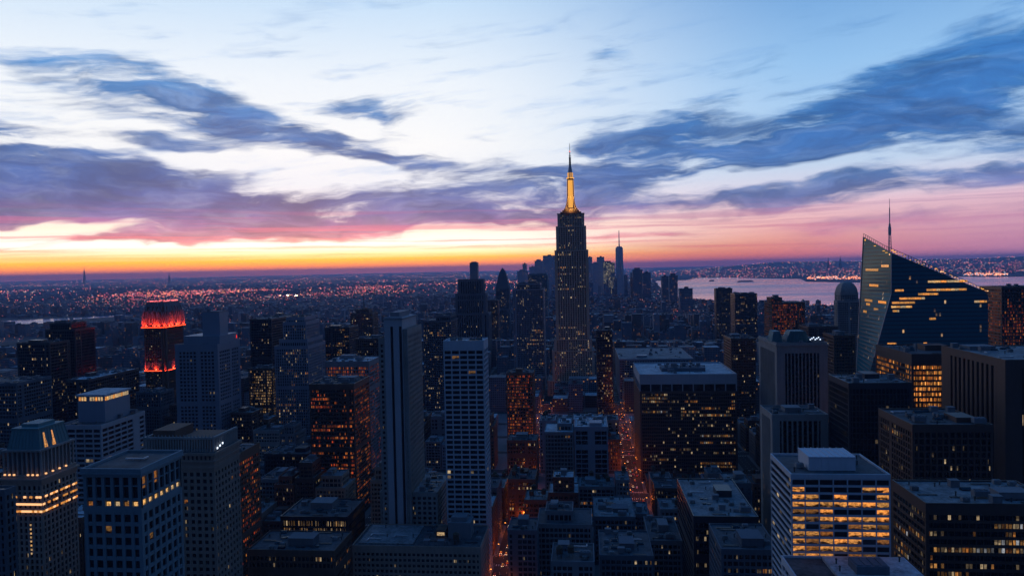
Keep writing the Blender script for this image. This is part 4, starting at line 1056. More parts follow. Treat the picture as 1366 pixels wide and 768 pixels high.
T('low_dark_block', 'long low dark building with a pale flat roof edge, below the red-lit tower', span(88, 118, 507, 800, side=186), 'dark_cladding', 'glass_sparse', roof='roof_membrane', st=dict(bay=4, flo=4, pw=.4), seed=45)

def red_crown_tower():
    Y = 1000
    xc0, xc1 = at(187.5, 437, Y).x, at(219, 437, Y).x; zb = at(219, 437, Y).z; zt = at(219, 403, Y).z
    side = ray(248, 432); y1 = xc1 / side.x * side.y
    w, d = xc1 - xc0, y1 - Y; claim(xc0, xc1, Y, y1)
    cx, cy = (xc0 + xc1) / 2, (Y + y1) / 2
    root = thing('red_crown_tower', 'tower with a flared lattice crown glowing red, and a second red glow around its waist', 'tower', (cx, cy, 0)); hero(root, (xc0, xc1, Y, y1, zt))
    def oct(f, c=.18, fx=None):
        a, b = w / 2 * f, d / 2 * f; k = min(a, b) * c
        return [(cx - a + k, cy - b), (cx + a - k, cy - b), (cx + a, cy - b + k), (cx + a, cy + b - k), (cx + a - k, cy + b), (cx - a + k, cy + b), (cx - a, cy + b - k), (cx - a, cy - b + k)]
    zg = at(219, 495, Y).z
    core = MB(); core.prism(oct(.86), 0, oct(.86), zb + .5, bay=2.2, flo=3.8, uo=900); core.build('glazing', 'glass_some', root)
    wl = MB()
    z = 2.
    while z < zb - 1:
        p = oct(.89); wl.prism(p, z, p, z + 1.3, bottom=True); z += 3.8
    def along(poly, n):
        for i in range(8):
            a, b = Vector(poly[i]), Vector(poly[(i + 1) % 8]); L = (b - a).length; m = max(1, round(L / (n)))
            for j in range(m): yield a.lerp(b, j / m)
    for p in along(oct(.895), 2.7): wl.box(p.x - .45, p.x + .45, p.y - .45, p.y + .45, 0, zb + .2)
    for k in (1, 2):    # heavy dark corner piers
        p = Vector(oct(.91)[k]); wl.box(p.x - 1.6, p.x + 1.6, p.y - 1.6, p.y + 1.6, 0, zb)
    wl.build('wall', 'brown_brick', root)
    # crown: shell with fins leaning inward, lit from the ledge below
    cr = MB(); prof = [(1.0, 0), (1.02, .12), (1.0, .35), (.95, .6), (.86, .8), (.78, .92), (.72, 1.0)]
    H = zt - zb
    for (f0, t0), (f1, t1) in zip(prof, prof[1:]): cr.prism(oct(f0 * .955), zb + H * t0 + .8, oct(f1 * .955), zb + H * t1 + .8, cap=(t1 == 1.0))
    cr.build('crown', 'red_brick', root)
    ft = MB(); rn = random.Random(3)
    P0 = [list(along(oct(f * .985), 2.0)) for f, t in prof]
    n0 = len(P0[0])
    for i in range(n0):
        for j in range(len(prof) - 1):
            a = P0[j][i % len(P0[j])]; s = rn.choice((-1, 0, 1)) if j < 4 else 0
            b = P0[j + 1][(i * len(P0[j + 1]) // n0) % len(P0[j + 1])]
            a2 = P0[j][(i * len(P0[j]) // n0) % len(P0[j])]
            b2 = P0[j + 1][((i + s) * len(P0[j + 1]) // n0) % len(P0[j + 1])]
            if (b2 - a2).length < 5: ft.bar((a2.x, a2.y, zb + H * prof[j][1] + .8), (b2.x, b2.y, zb + H * prof[j + 1][1] + .8), .28)
    ft.build('lattice', 'pale_stone', root)
    rg = MB(); p = oct(1.03); q = oct(.9); rg.prism(q, zb - 1.6, p, zb, cap=True, bottom=True); rg.build('ledge', 'dark_metal', root)
    ring = MB()
    for p in along(oct(1.012), 2.4): ring.box(p.x - .8, p.x + .8, p.y - .5, p.y + .5, zb + .02, zb + .75)
    ring.build('crown_lights', 'lamp_crown', root)['kind'] = 'stuff'
    tp = MB()
    for p in along(oct(.70), 3.0):
        if rn.random() < .6: tp.box(p.x - .5, p.x + .5, p.y - .5, p.y + .5, zt + .8, zt + 1.3)
    tp.build('roof_lights', 'lamp_far_pink', root)['kind'] = 'stuff'
    ring = MB()
    for p in along(oct(.93), 2.6): ring.box(p.x - .7, p.x + .7, p.y - .5, p.y + .5, zg, zg + .8)
    ring.build('waist_lights', 'lamp_crown', root)['kind'] = 'stuff'
    rg = MB(); p = oct(.96); rg.prism(p, zg - 1.2, p, zg - .05, bottom=True); rg.build('ledge', 'dark_metal', root)
    fl_ = bpy.data.lights.new('crown_flood', 'SPOT'); fl_.energy = 17000; fl_.spot_size = R(120); fl_.spot_blend = .6; fl_.color = (1, .05, .015); fl_.shadow_soft_size = .6
    for f, zz in ((1.10, zb + .6), (.965, zg + .6)):
        for i in range(20):
            pp = list(along(oct(f), 6.0)); p = pp[int(i * len(pp) / 20)]
            if f < 1.1 and i % 2: continue
            l = bpy.data.objects.new('crown_flood', fl_); COL.objects.link(l); l.parent = root; l.location = Vector((p.x, p.y, zz)) - root.location
            l.rotation_euler = Vector(((p.x - cx) * .10, (p.y - cy) * .10, -9)).to_track_quat('Z', 'Y').to_euler()
    up = MB()
    for p in along(oct(.915), 2.0): up.bar((p.x, p.y, zg), (p.x, p.y, zg + 13), .22)
    up.build('waist_fins', 'pale_stone', root)
red_crown_tower()
T('slate_block', 'slate stone block standing in front of the red-lit tower', span(181, 214, 524, 860, depth=30), 'slate_stone', 'glass_dark', st=dict(bay=3.4, pw=1.2, proud='pier'), seed=46)

d = span(233, 290, 460, 800, side=320)
def blank_top():
    x0, x1, y0, y1, z = d
    root, bl = T('hotel_slab', 'grey hotel slab with deep square windows and a tall blank block on its roof', d, 'blue_grey_cladding', 'glass_dark', st=dict(bay=4.3, flo=4.2, pw=1.3, sh=1.6, rec=1.0, top=7, corner=3.5), seed=47, ph=False, dens=.3)
    xa, xb = at(270, 430, 815).x, at(293, 430, 815).x; zz = at(290, 416, 815).z; s = ray(304, 430); yb = xb / s.x * s.y
    part_box(root, 'roof_block', 'blue_grey_cladding', (xa, xb, 815, yb, z, zz)); part_box(root, 'roof_step', 'blue_grey_cladding', (at(246, 448, 810).x, xb + 3, 808, y1 - 2, z, at(250, 448, 810).z))
    m = MB(); m.box(xa - .3, xb + .3, 814.7, yb + .3, zz, zz + .6, bottom=True); m.box(xa + 3, xa + 6, 820, 823, zz + .6, zz + 3); m.build('coping', 'slate_stone', root)
    for i in range(5): part_box(root, 'sign_lamp', 'lamp_red', (x1 - 5 + i * .9, x1 - 4.4 + i * .9, y1 - 6, y1 - 5.6, z + 3 + (i % 2), z + 8 - (i % 3)))
blank_top()
T('dark_tower', 'black slab with a reddish rooftop edge, beside the grey hotel slab', span(333, 362, 426, 1050, side=396), 'dark_cladding', 'glass_dark', st=dict(bay=2.6, flo=3.9, pw=.3), seed=48, cat='tower', roof='roof_gravel')
T('lit_band_block', 'low block with yellow-lit storeys, at the foot of the black slab beside the grey hotel', span(331, 363, 492, 950, depth=30), 'brown_granite', 'glass_yellow', st=dict(bay=2.6, flo=3.6, pw=.4, sh=1.4), seed=49, mode='band')

def stepped(name, label, px0, px1, py, Y, side, wall, glass, tiers, st, seed, cat='tower', **kw):
    dd = span(px0, px1, py, Y, side=side)
    return T(name, label, dd, wall, glass, st=st, tiers=tiers, seed=seed, cat=cat, **kw)
stepped('stepped_tower', 'grey stone tower with setbacks, a blunt crown and pinprick white lights on its upper storeys', 366, 411, 462, 900, 434, 'blue_grey_cladding', 'glass_some', [(5, 2, 3, 3, 8), (4, 3, 4, 4, 22), (3, 3, 4, 4, 6)], dict(bay=2.9, flo=3.7, pw=1.1, sh=1.1, rec=.6, proud='pier', top=3), 50, ph=False)
T('office_block', 'office block with dull red lit storeys, between the grey stepped tower and the striped tower', span(412, 472, 513, 640, side=493), 'brown_granite', 'glass_busy', st=dict(bay=2.4, flo=3.55, pw=.4, sh=1.35, rec=.4, top=4), seed=51, mode='band')
T('office_block', 'white-roofed block with a dim red storey, behind the office block of dull red storeys', span(433, 492, 483, 760, side=508), 'grey_concrete', 'glass_ember', roof='roof_membrane', st=dict(bay=3, flo=3.7, top=4.5), seed=52, dens=1.6)
T('office_block', 'low flat block with a glowing yellow top storey, in front of the striped tower', span(374, 463, 690, 520, side=487), 'dark_cladding', 'glass_yellow', st=dict(bay=1.9, flo=5.2, pw=.45, sh=.9, rec=.5, top=1.8, proud='pier'), seed=53, mode='band')
T('office_block', 'low dark block with a cluttered roof and few warm windows, beside the stone podium', span(330, 446, 735, 430, side=470), 'brown_brick', 'glass_some', st=dict(bay=2.6, flo=3.9, pw=.9, sh=1.3, top=2.5), seed=54, dens=1.8, tank=.1)

# --- the tall spired tower --------------------------------------------------------
def spired_tower():
    Y = 1290
    X = lambda p, y=400: at(p, y, Y).x
    Zy = lambda y, p=762: at(p, y, Y).z
    root = thing('spired_tower', 'tallest tower, brown with lit rows, stepping up to a golden floodlit mast and needle spire', 'skyscraper', (X(762), Y + 25, 0))
    HEROES.append((762, 300, Y, None, root))
    cxm = X(761.5, 300)
    def sym(hw, dep): return (cxm - hw, cxm + hw, Y + 27 - dep, Y + 27 + dep)
    H = [(46, 34, 0, 26), (37, 31, 26, 78), (33, 29, 78, 98), (29.5, 27, 98, Zy(334)), (26.5, 24, Zy(334), Zy(302)), (23.5, 21, Zy(302), Zy(285))]
    claim(*sym(46, 34))
    wall = MB(); mats = []
    for i, (hw, dp, z0, z1) in enumerate(H):
        q = sym(hw, dp)
        nx, ny, nf, fh, zt = frame_block(wall, *q, z0, z1, bay=4.1, flo=3.75, pw=1.9, sh=1.15, rec=.75, proud='pier', top=1.2, corner=3.2, e=.45)
        if i in (3, 4):
            for t in range(nx):
                u0, u1 = q[0] + (q[1] - q[0]) * t / nx, q[0] + (q[1] - q[0]) * (t + 1) / nx
                b = MB(); b.box(max(u0, q[0] + .8), min(u1, q[1] - .8), q[2] + .75, q[2] + 1.1, z0, zt, flo=fh, bays=(2, .1), uo=4000 + 2 * t + 100 * 0, vo=300 + round(z0 / 3.75))
                b.build('window_strip', 'glass_spire_tower', root)
            core_box(root, q[0] + .35, q[1] - .35, q[2] + .35, q[3] - .35, z0, zt, nx * 2, ny * 2, nf, .75, 'glass_spire_tower')
        else:
            core_box(root, *q, z0, zt, nx * 2, ny * 2, nf, .75, 'glass_spire_tower')
    # projecting middle of the shaft
    wall.build('wall', 'glow_warmed_stone', root)
    for (hw, dp, z0, z1) in H[:5]:
        q = sym(hw, dp); roof_deck(root, *q, z1, 'roof_gravel')
    zt = H[-1][3]
    m = MB(); q = sym(24, 21.8); m.box(*q, zt, zt + 1.2, bottom=True); q = sym(18.5, 17); m.box(*q, zt + 1.2, zt + 4.2); q = sym(15, 14.5); m.box(*q, zt + 4.2, zt + 7); q = sym(12.5, 12.5); m.box(*q, zt + 7, zt + 9.5)
    m.build('observation_deck', 'brown_granite', root)
    cy = Y + 27
    zm = zt + 9.5
    zA, zB, zC, zD = Zy(236), Zy(228), Zy(220), Zy(188)
    mast = MB()
    # buttressed mast
    def ring(f, n=16): return [(cxm + f * math.cos(2 * math.pi * i / n + math.pi / n), cy + f * math.sin(2 * math.pi * i / n + math.pi / n)) for i in range(n)]
    pr = [(12.5, zm - 3), (10.0, zm + 3), (7.8, zm + 9), (6.2, zm + 18), (5.6, zA - 4), (5.8, zA)]
    for (a, z0), (b, z1) in zip(pr, pr[1:]): mast.prism(ring(a), z0, ring(b), z1)
    mast.build('mast', 'brown_granite', root)
    wing = MB()
    for k in range(4):
        an = k * math.pi / 2 + math.pi / 4
        c, s = math.cos(an), math.sin(an)
        pts = [(16, zm - 2), (12.6, zm + 4), (9.6, zm + 11), (7.8, zm + 22), (7.0, zA - 3)]
        for (a, z0), (b, z1) in zip(pts, pts[1:]):
            def rect(r): 
                o = 1.0
                return [(cxm + c * 2 + s * o, cy + s * 2 - c * o), (cxm + c * r + s * o, cy + s * r - c * o), (cxm + c * r - s * o, cy + s * r + c * o), (cxm + c * 2 - s * o, cy + s * 2 + c * o)]
            wing.prism(rect(a), z0, rect(b), z1)
    wing.build('buttress', 'beige_stone', root)
    gl = 0
    for k in range(4):          # lit glass slots of the mast, between the buttresses
        an = k * math.pi / 2 - math.pi / 2
        c, s = math.cos(an), math.sin(an)
        for o in (-3.0, -1.0, 1.0, 3.0):
            b = MB()
            pts = [(10.6, zm + 2.5), (8.2, zm + 9), (6.6, zm + 18), (6.0, zA - 3)]
            for (a, z0), (e, z1) in zip(pts, pts[1:]):
                def rr(r): return [(cxm + c * (r - 1) + s * (o - .8), cy + s * (r - 1) - c * (o - .8)), (cxm + c * r + s * (o - .8), cy + s * r - c * (o - .8)), (cxm + c * r + s * (o + .8), cy + s * r - c * (o + .8)), (cxm + c * (r - 1) + s * (o + .8), cy + s * (r - 1) - c * (o + .8))]
                p0, p1 = rr(a), rr(e); b.prism(p0[::-1] if False else p0, z0, p1, z1)
            b.build('mast_window', 'lamp_gold', root)
    for (r, z, h) in ((15.5, zt + 6.5, .9), (12.6, zm - .2, .9), (6.2, zA, 1.5)):
        b = MB(); n = 28
        for i in range(n):
            x, y = cxm + r * math.cos(2 * math.pi * i / n), cy + r * math.sin(2 * math.pi * i / n)
            if i % 5: b.box(x - .7, x + .7, y - .7, y + .7, z, z + h)
        b.build('floodlight_ring', 'lamp_gold', root)['kind'] = 'stuff'
    cap = MB(); cap.lathe(cxm, cy, [(6, zA), (6, zA + 1), (4.6, zA + 1.2), (4.2, zB), (2.6, zC), (2.2, zC + 2)], 16); cap.build('mast_cap', 'pale_metal', root)
    b = MB()
    for k in range(8):
        x, y = cxm + 4.5 * math.cos(k * math.pi / 4), cy + 4.5 * math.sin(k * math.pi / 4); b.box(x - .45, x + .45, y - .45, y + .45, zA + 2, zB)
    b.build('cap_light', 'lamp_gold', root)['kind'] = 'stuff'
    gf = bpy.data.lights.new('mast_flood', 'POINT'); gf.energy = 8000; gf.color = (1, .5, .12); gf.shadow_soft_size = .5
    for k in range(4):
        for rr_, zz_ in ((19, zm - 1), (10.5, zm + 22)):
            an = k * math.pi / 2; l = bpy.data.objects.new('mast_flood', gf); COL.objects.link(l); l.parent = root; l.location = Vector((cxm + rr_ * math.cos(an), cy + rr_ * math.sin(an), zz_)) - root.location
    nd = MB(); z5 = zC + (zD - zC) * .35; z6 = zC + (zD - zC) * .62
    nd.lathe(cxm, cy, [(1.9, zC + 2), (1.5, z5), (2.0, z5), (2.0, z5 + 1.5), (1.0, z5 + 1.5), (.8, z6), (1.1, z6), (1.1, z6 + 1), (.5, z6 + 1), (.35, zD)], 8)
    for i in range(6): z = zC + 4 + i * 3; nd.lathe(cxm, cy, [(2.2, z), (2.2, z + .6), (1.0, z + .6)], 8)
    nd.build('spire', 'dark_metal', root)
    part_box(root, 'aviation_light', 'lamp_aviation', (cxm - .5, cxm + .5, cy - .5, cy + .5, z6 + 1.0, z6 + 1.9))
spired_tower()
for p in ((-19, -21), (19, -21), (-19, 21), (19, 21)):
    pass

# --- the sloping glass tower ------------------------------------------------------
def sloping_tower():
    Y = 740.
    A, A2, B = at(1189, 337, Y), at(1189, 392, Y), at(1166, 476, Y)
    Rt = at(1318, 390, Y)
    yb = 817.
    C = at(1152, 316, yb); D = at(1143, 490, yb); Rb = Rt.x + 2
    claim(B.x - 8, Rb, Y, yb)
    root = thing('sloping_glass_tower', 'teal glass tower with a steep sloping roofline edged in lights and a white needle mast', 'skyscraper', ((B.x + Rb) / 2, (Y + yb) / 2, 0)); HEROES.append((1230, 380, Y, None, root))
    def lerp(a, b, t): return a + (b - a) * t
    slope_b = (B.x - A2.x) / (B.z - A2.z)
    def xfl(z): return A.x if z >= A2.z else A2.x + slope_b * max(z - A2.z, -150)
    def xrl(z): return lerp(D.x, C.x, max(0, min(1.0, (z - D.z) / (C.z - D.z))))
    ztF = lambda x: A.z + (Rt.z - A.z) * (x - A.x) / (Rt.x - A.x)      # front roofline
    def xr(z):       # where the roofline meets this height on the front and on the back
        if z <= Rt.z: return Rt.x, Rb
        return min(Rt.x, A.x + (Rt.x - A.x) * (z - A.z) / (Rt.z - A.z)), min(Rb, C.x + (Rb - C.x) * (z - C.z) / (Rt.z - C.z))
    def sect(z, off=0.):
        a, b = xr(z)
        if z > A.z:      # above the front apex only the back part of the left face remains
            t = (z - A.z) / (C.z - A.z); yy = lerp(Y, yb, t)
            xl = lerp(A.x, C.x, t)
            return [(xl - off, yy - off), (xl + .4 + off, yy - off), (max(b, xrl(z) + .5) + off, yb + off), (xrl(z) - off, yb + off)]
        return [(xfl(z) - off, Y - off), (a + off, Y - off), (b + off, yb + off), (xrl(z) - off, yb + off)]
    fl = 3.95
    nf = int(C.z / fl)
    sp = MB(); n = 0
    low = MB()
    for f in range(nf + 1):
        z0, z1 = f * fl, min((f + 1) * fl, C.z - .3)
        if z1 - z0 < .5: continue
        p0, p1 = sect(z0 + .01), sect(z1)
        if z0 < 60: low.prism(p0, z0, p1, z1, bay=1.6, flo=fl, uo=7000, vo=f, uxy=True)
        else:
            b = MB(); b.prism(p0, z0, p1, z1, bay=1.6, flo=fl, uo=7000 + (f % 7) * 400, vo=f, uxy=True); b.build('ribbon_window', 'glass_teal', root)
        q0, q1 = sect(z0 + .2, .16), sect(min(z0 + .75, C.z - .3), .16); sp.prism(q0, z0 + .2, q1, min(z0 + .75, C.z - .3), bottom=True)
    low.build('lower_glazing', 'glass_teal', root)
    sp.build('spandrel', 'teal_metal', root)
    # edges
    e = MB()
    for pts, y in (((C, D), 0), ):
        e.bar(C + Vector((-.2, 0, 0)), (D.x - .2, yb, D.z), .45); e.bar((D.x - .2, yb, D.z), (D.x - .2, yb, 0), .45)
    e.bar(A, A2, .25); e.bar(A2, B, .25)
    e.build('edge_trim', 'pale_metal', root)
    rf = MB(); rn = random.Random(5)
    a0, a1 = A + Vector((0, -.3, 0)), Rt + Vector((0, -.3, 0)); c0, c1 = C + Vector((0, 0, 0)), Vector((Rb, yb, Rt.z))
    n = 34
    for i in range(n + 1):
        t = i / n; p = a0.lerp(a1, t); rf.bar(p, p + Vector((0, 0, 4.2 - 2.2 * t)), .18)
        if i < n: p2 = a0.lerp(a1, (i + 1) / n); rf.bar(p + Vector((0, 0, 4.2 - 2.2 * t)), p2 + Vector((0, 0, 4.2 - 2.2 * t)), .15)
    for i in range(14): t = i / 13; p = A.lerp(C, t); rf.bar(p, p + Vector((0, 0, 3.5)), .18)
    rf.bar(A + Vector((0, 0, 3.5)), C + Vector((0, 0, 3.5)), .2)
    rf.build('roof_screen', 'dark_metal', root)
    for i in range(70):
        t = (i + rn.random()) / 70
        if rn.random() < .3 and t > .15: continue
        p = a0.lerp(a1, t); h = rn.uniform(.2, 2.6) * (1 - .4 * t); s = rn.choice((.25, .3, .4, .5, 1.1)) * (1 - .35 * t)
        part_box(root, 'roofline_lamp', 'lamp_gold' if rn.random() < .6 else 'lamp_cornice', (p.x - s, p.x + s, p.y - .4, p.y + .3, p.z + h, p.z + h + .3 + s * .6))
    for i in (0, 1, 2, 5, 8):
        t = (i + .5 * rn.random()) / 9; p = A.lerp(C, t); hw_ = rn.uniform(.5, 3.6); part_box(root, 'roofline_lamp', 'lamp_gold' if i % 3 else 'lamp_cornice', (p.x - .5, p.x + .1, p.y - hw_, p.y + hw_, p.z - 3.4 + rn.random(), p.z - 2.2 + rn.random()))
    # lit storeys picked out across the broad face
    lit = [(1238, 1291, 378.5), (1226, 1290, 385), (1225, 1252, 391), (1200, 1240, 397.5), (1190, 1221, 403.5), (1189, 1217, 409.5), (1191, 1200, 415), (1194, 1206, 386), (1278, 1283, 402), (1300, 1317, 401.5), (1208, 1214, 427), (1240, 1253, 427), (1184, 1196, 459.5), (1232, 1237, 459)]
    for (a, b, y) in lit:
        p0, p1 = at(a, y, Y - .25), at(b, y, Y - .25); f = math.floor(p0.z / fl)
        x = p0.x
        while x < p1.x - .4:
            w2 = min(rn.uniform(3.2, 7.5), p1.x - x)
            if xfl(f * fl) < x and rn.random() < .93: part_box(root, 'lit_window', 'pane_lit' if rn.random() < .72 else 'pane_pale', (x, x + w2 - .25, Y - .12, Y + .1, f * fl + 1.2, f * fl + 3.15))
            x += w2
    for (a, b, y) in ((1154, 1164, 399), (1156, 1161, 404), (1172, 1182, 405), (1166, 1172, 410), (1152, 1156, 417), (1160, 1172, 381), (1155, 1172, 361), (1176, 1186, 357)):
        q = ray(a, y), ray(b, y)
        for dr in q[:1]:
            # meet the leaning west face
            t0 = (lambda px: ray(px, y))
            def hit(px):
                d = ray(px, y); lo, hi = 740., 830.
                for _ in range(30):
                    m = (lo + hi) / 2; z = CAMZ + d.z / d.y * m; xx = d.x / d.y * m
                    wallx = lerp(xfl(z), xrl(z), (m - Y) / (yb - Y))
                    if xx < wallx: lo = m
                    else: hi = m
                return Vector((d.x / d.y * lo, lo, CAMZ + d.z / d.y * lo))
            h0, h1 = hit(a), hit(b); f = math.floor(h0.z / fl); zz = f * fl + 1
            bb = MB(); nrm = Vector((-.35, -.05, 0))
            bb.quad(Vector((h0.x, h0.y, zz)) + nrm, Vector((h1.x, h1.y, zz)) + nrm, Vector((h1.x, h1.y, zz + 2.3)) + nrm, Vector((h0.x, h0.y, zz + 2.3)) + nrm); 
            bb.quad(Vector((h0.x, h0.y, zz)), Vector((h1.x, h1.y, zz)), Vector((h1.x, h1.y, zz + 2.3)), Vector((h0.x, h0.y, zz + 2.3)))
            bb.build('lit_window', 'pane_lit', root)
    # needle mast
    m = MB(); b0 = at(1187, 330, 778); xm, ym = b0.x, 778.; zb = b0.z - 14; top = at(1187, 265, 778).z
    hgt = top - zb
    for k in range(3):
        an = 2 * math.pi * k / 3
        m.bar((xm + 2 * math.cos(an), ym + 2 * math.sin(an), zb), (xm + .7 * math.cos(an), ym + .7 * math.sin(an), zb + hgt * .6), .22)
    for i in range(12):
        z = zb + hgt * .6 * i / 12; r = 2 - 1.3 * i / 12; z2 = zb + hgt * .6 * (i + 1) / 12
        for k in range(3):
            a1_, a2_ = 2 * math.pi * k / 3, 2 * math.pi * (k + 1) / 3
            m.bar((xm + r * math.cos(a1_), ym + r * math.sin(a1_), z), (xm + (r - .1) * math.cos(a2_), ym + (r - .1) * math.sin(a2_), z2), .12)
    m.lathe(xm, ym, [(1.3, zb + hgt * .42), (1.5, zb + hgt * .44), (1.5, zb + hgt * .54), (1.0, zb + hgt * .56)], 10)
    m.lathe(xm, ym, [(.55, zb + hgt * .56), (.5, zb + hgt * .85), (.25, zb + hgt * .86), (.2, top)], 8)
    m.build('mast', 'pale_metal', root)
sloping_tower()

# ------------------------------------------------------------------ further towers
def TT(name, label, px0, px1, py, Y, wall, glass, seed, depth=None, tiers=None, st=None, side=None, **kw):
    dd = span(px0, px1, py, Y, side=side) if side else span(px0, px1, py, Y, depth=depth or 36)
    return T(name, label, dd, wall, glass, st=st or dict(bay=3.2, flo=3.8, pw=.8, sh=1.3), tiers=tiers, seed=seed, cat='tower', **kw)
TT('low_block', 'low block closing the near end of the avenue beside the broad block', 836, 866, 686, 598, 'slate_stone', 'glass_sparse', 91, depth=30, dens=1.6, roof='roof_gravel')
TT('low_block', 'low block with bright roof hatches, before the block closing the avenue end', 866, 910, 722, 515, 'grey_concrete', 'glass_sparse', 92, depth=50, dens=1.8)
def old_stepped():
    Y = 1600
    dd = span(603, 652, 418, Y, depth=46)
    x0, x1, y0, y1, z = dd
    w = x1 - x0
    z2, z3, z4 = at(627, 392, Y).z - z, at(627, 373, Y).z - at(627, 392, Y).z, at(631, 350, Y).z - at(627, 373, Y).z
    r, bl = T('stepped_tower', 'tall grey stepped stone tower with a square chimney-like top, behind the white grid tower', dd, 'slate_stone', 'glass_dark', st=dict(bay=5, flo=3.8, pw=2.2, sh=1.0, rec=1.4, proud='pier', top=4, corner=4, plates=False), tiers=[(7, 7, 5, 5, z2), (6, 5, 5, 5, z3)], seed=60, cat='tower', ph=False, dens=0)
    q = bl[-1]; xa, xb = at(626.5, 360, Y + 12).x, at(637, 360, Y + 12).x
    part_box(r, 'chimney', 'blue_grey_cladding', (xa, xb, Y + 14, Y + 30, q[5], q[5] + z4), (xa + 3, xb - 3, Y + 17, Y + 27, q[5] + z4, q[5] + z4 + 2), (xa - .6, xb + .6, Y + 13.4, Y + 30.6, q[5] + z4 - 8, q[5] + z4 - 7))
old_stepped()
def pointed(name, label, px0, px1, pyt, pys, Y, wall, glass, seed, round_=False, cat='tower'):
    """a shaft with a tapering cap"""
    x0, x1, y0, y1, z = dd = span(px0, px1, pys, Y, depth=None) if False else (*[at(p, pys, Y).x for p in (px0, px1)], Y, Y + (at(px1, pys, Y).x - at(px0, pys, Y).x), at((px0 + px1) / 2, pys, Y).z)
    root, bl = T(name, label, dd, wall, glass, st=dict(bay=4, flo=4, pw=1.2, sh=1.2, top=3), seed=seed, cat=cat, ph=False, dens=0)
    zt = at((px0 + px1) / 2, pyt, Y).z; h = zt - z; m = MB(); n = 7
    cx, cy, w = (x0 + x1) / 2, (y0 + y1) / 2, (x1 - x0) / 2 * .96
    for i in range(n):
        f = (lambda t: math.sqrt(max(0.001, 1 - t * t)) if round_ else max(0, 1 - t) ** .55)
        a, b = w * f(i / n), w * f((i + 1) / n) + .01
        m.prism([(cx - a, cy - a), (cx + a, cy - a), (cx + a, cy + a), (cx - a, cy + a)], z + h * i / n, [(cx - b, cy - b), (cx + b, cy - b), (cx + b, cy + b), (cx - b, cy + b)], z + h * (i + 1) / n)
    m.build('cap', wall, root)
    return root
pointed('pointed_tower', 'dark tower tapering to a pointed cap, between the chimney-topped tower and the spired tower', 661, 679, 357, 384, 2200, 'slate_stone', 'glass_sparse', 61)
pointed('domed_tower', 'dark stone tower with a rounded top, seen against the bay beside the sloping glass tower', 1121, 1145, 375, 391, 1350, 'limestone', 'glass_dark', 62, True)
TT('ribbed_block', 'pale ribbed stone shoulders around the foot of the rounded-top tower', 1117, 1149, 402, 1330, 'limestone', 'glass_dark', 621, depth=18)
def antenna_block():
    r, bl = TT('antenna_block', 'dim tower with a thin roof antenna, rising beyond the white-roofed block', 467, 497, 418, 1500, 'brown_granite', 'glass_sparse', 63, depth=40, tiers=[(10, 9, 8, 8, 7)])
    q = bl[-1]; m = MB(); m.lathe((q[0] + q[1]) / 2, q[2] + 10, [(1.6, q[5]), (1.1, q[5] + 16), (.6, q[5] + 30)], 8); m.build('antenna', 'dark_metal', r)
antenna_block()
TT('grid_tower', 'blue-grey tower of fine grid with an amber-lit top storey, beside the spired tower', 684, 725, 386, 1350, 'blue_grey_cladding', 'glass_some', 64, depth=50, tiers=[(6, 6, 8, 8, 10)], st=dict(bay=3.0, flo=3.6, pw=.8, sh=1.2))
TT('flat_tower', 'teal flat-topped tower beside the spired tower, beyond the fine grid tower', 704, 730, 366, 2400, 'teal_stone', 'glass_some', 65, depth=60)
TT('dark_tower', 'dim tower with amber patches up its side, behind the chimney-topped tower', 640, 664, 401, 1900, 'brown_granite', 'glass_some', 66)
TT('brick_tower', 'brown block with amber edge lights, between the striped tower and the white grid tower', 564, 602, 428, 1150, 'slate_stone', 'glass_some', 67, depth=60, tiers=[(20, 2, 4, 4, 7)])
TT('ember_block', 'brick block with a dull orange patch of lit windows, below the fine grid tower', 675, 711, 498, 900, 'brown_brick', 'glass_ember', 68)
TT('brick_block', 'dark brick block beside the lit gap behind the white grid tower', 676, 716, 588, 760, 'brown_brick', 'glass_some', 69, depth=30)
TT('brick_block', 'low brick block with a water tank, facing the lit avenue near the stone podium', 677, 714, 640, 640, 'brown_brick', 'glass_some', 70, depth=34, tank=.4)
TT('dark_tower', 'black block with a row of window lights, behind the white-roofed block', 433, 466, 437, 1200, 'dark_cladding', 'glass_some', 71, depth=50)
TT('brick_tower', 'dim brown tower between the white-roofed block and the striped tower', 474, 507, 452, 1050, 'brown_granite', 'glass_sparse', 72, depth=40)
TT('dark_tower', 'dark tower with amber lit storeys at the water end of the skyline', 980, 1010, 392, 1750, 'dark_cladding', 'glass_some', 73, depth=50)
TT('slab_tower', 'narrow reddish slab tower standing up against the bay', 955, 977, 385, 2100, 'brown_granite', 'glass_sparse', 74, depth=30)
TT('brick_tower', 'dark red tower with an orange-lit face, behind the pillared tower', 1029, 1074, 404, 1250, 'brown_brick', 'glass_ember', 75, depth=50, tiers=[(2, 34, 10, 10, 8)])
TT('dark_tower', 'dark reddish tower with ember windows, past the low end of the sloping glass roof', 1336, 1420, 383, 950, 'brown_granite', 'glass_ember', 76, depth=50)
TT('grid_tower', 'pale grid tower between the sloping glass tower and the dark reddish tower', 1319, 1338, 392, 1100, 'blue_grey_cladding', 'glass_sparse', 77, depth=40)
TT('grid_tower', 'blue-grey block below the pale grid tower, behind the slotted stone slab', 1322, 1400, 424, 1000, 'blue_grey_cladding', 'glass_sparse', 78, depth=30)
TT('dark_tower', 'dark block with low amber storeys, beside the domed tower', 1078, 1118, 436, 1150, 'brown_granite', 'glass_sparse', 79, depth=50)
TT('dark_tower', 'dark brown shaft in front of the domed tower, touching the glass tower edge', 1112, 1141, 448, 900, 'brown_brick', 'glass_dark', 80, depth=40)
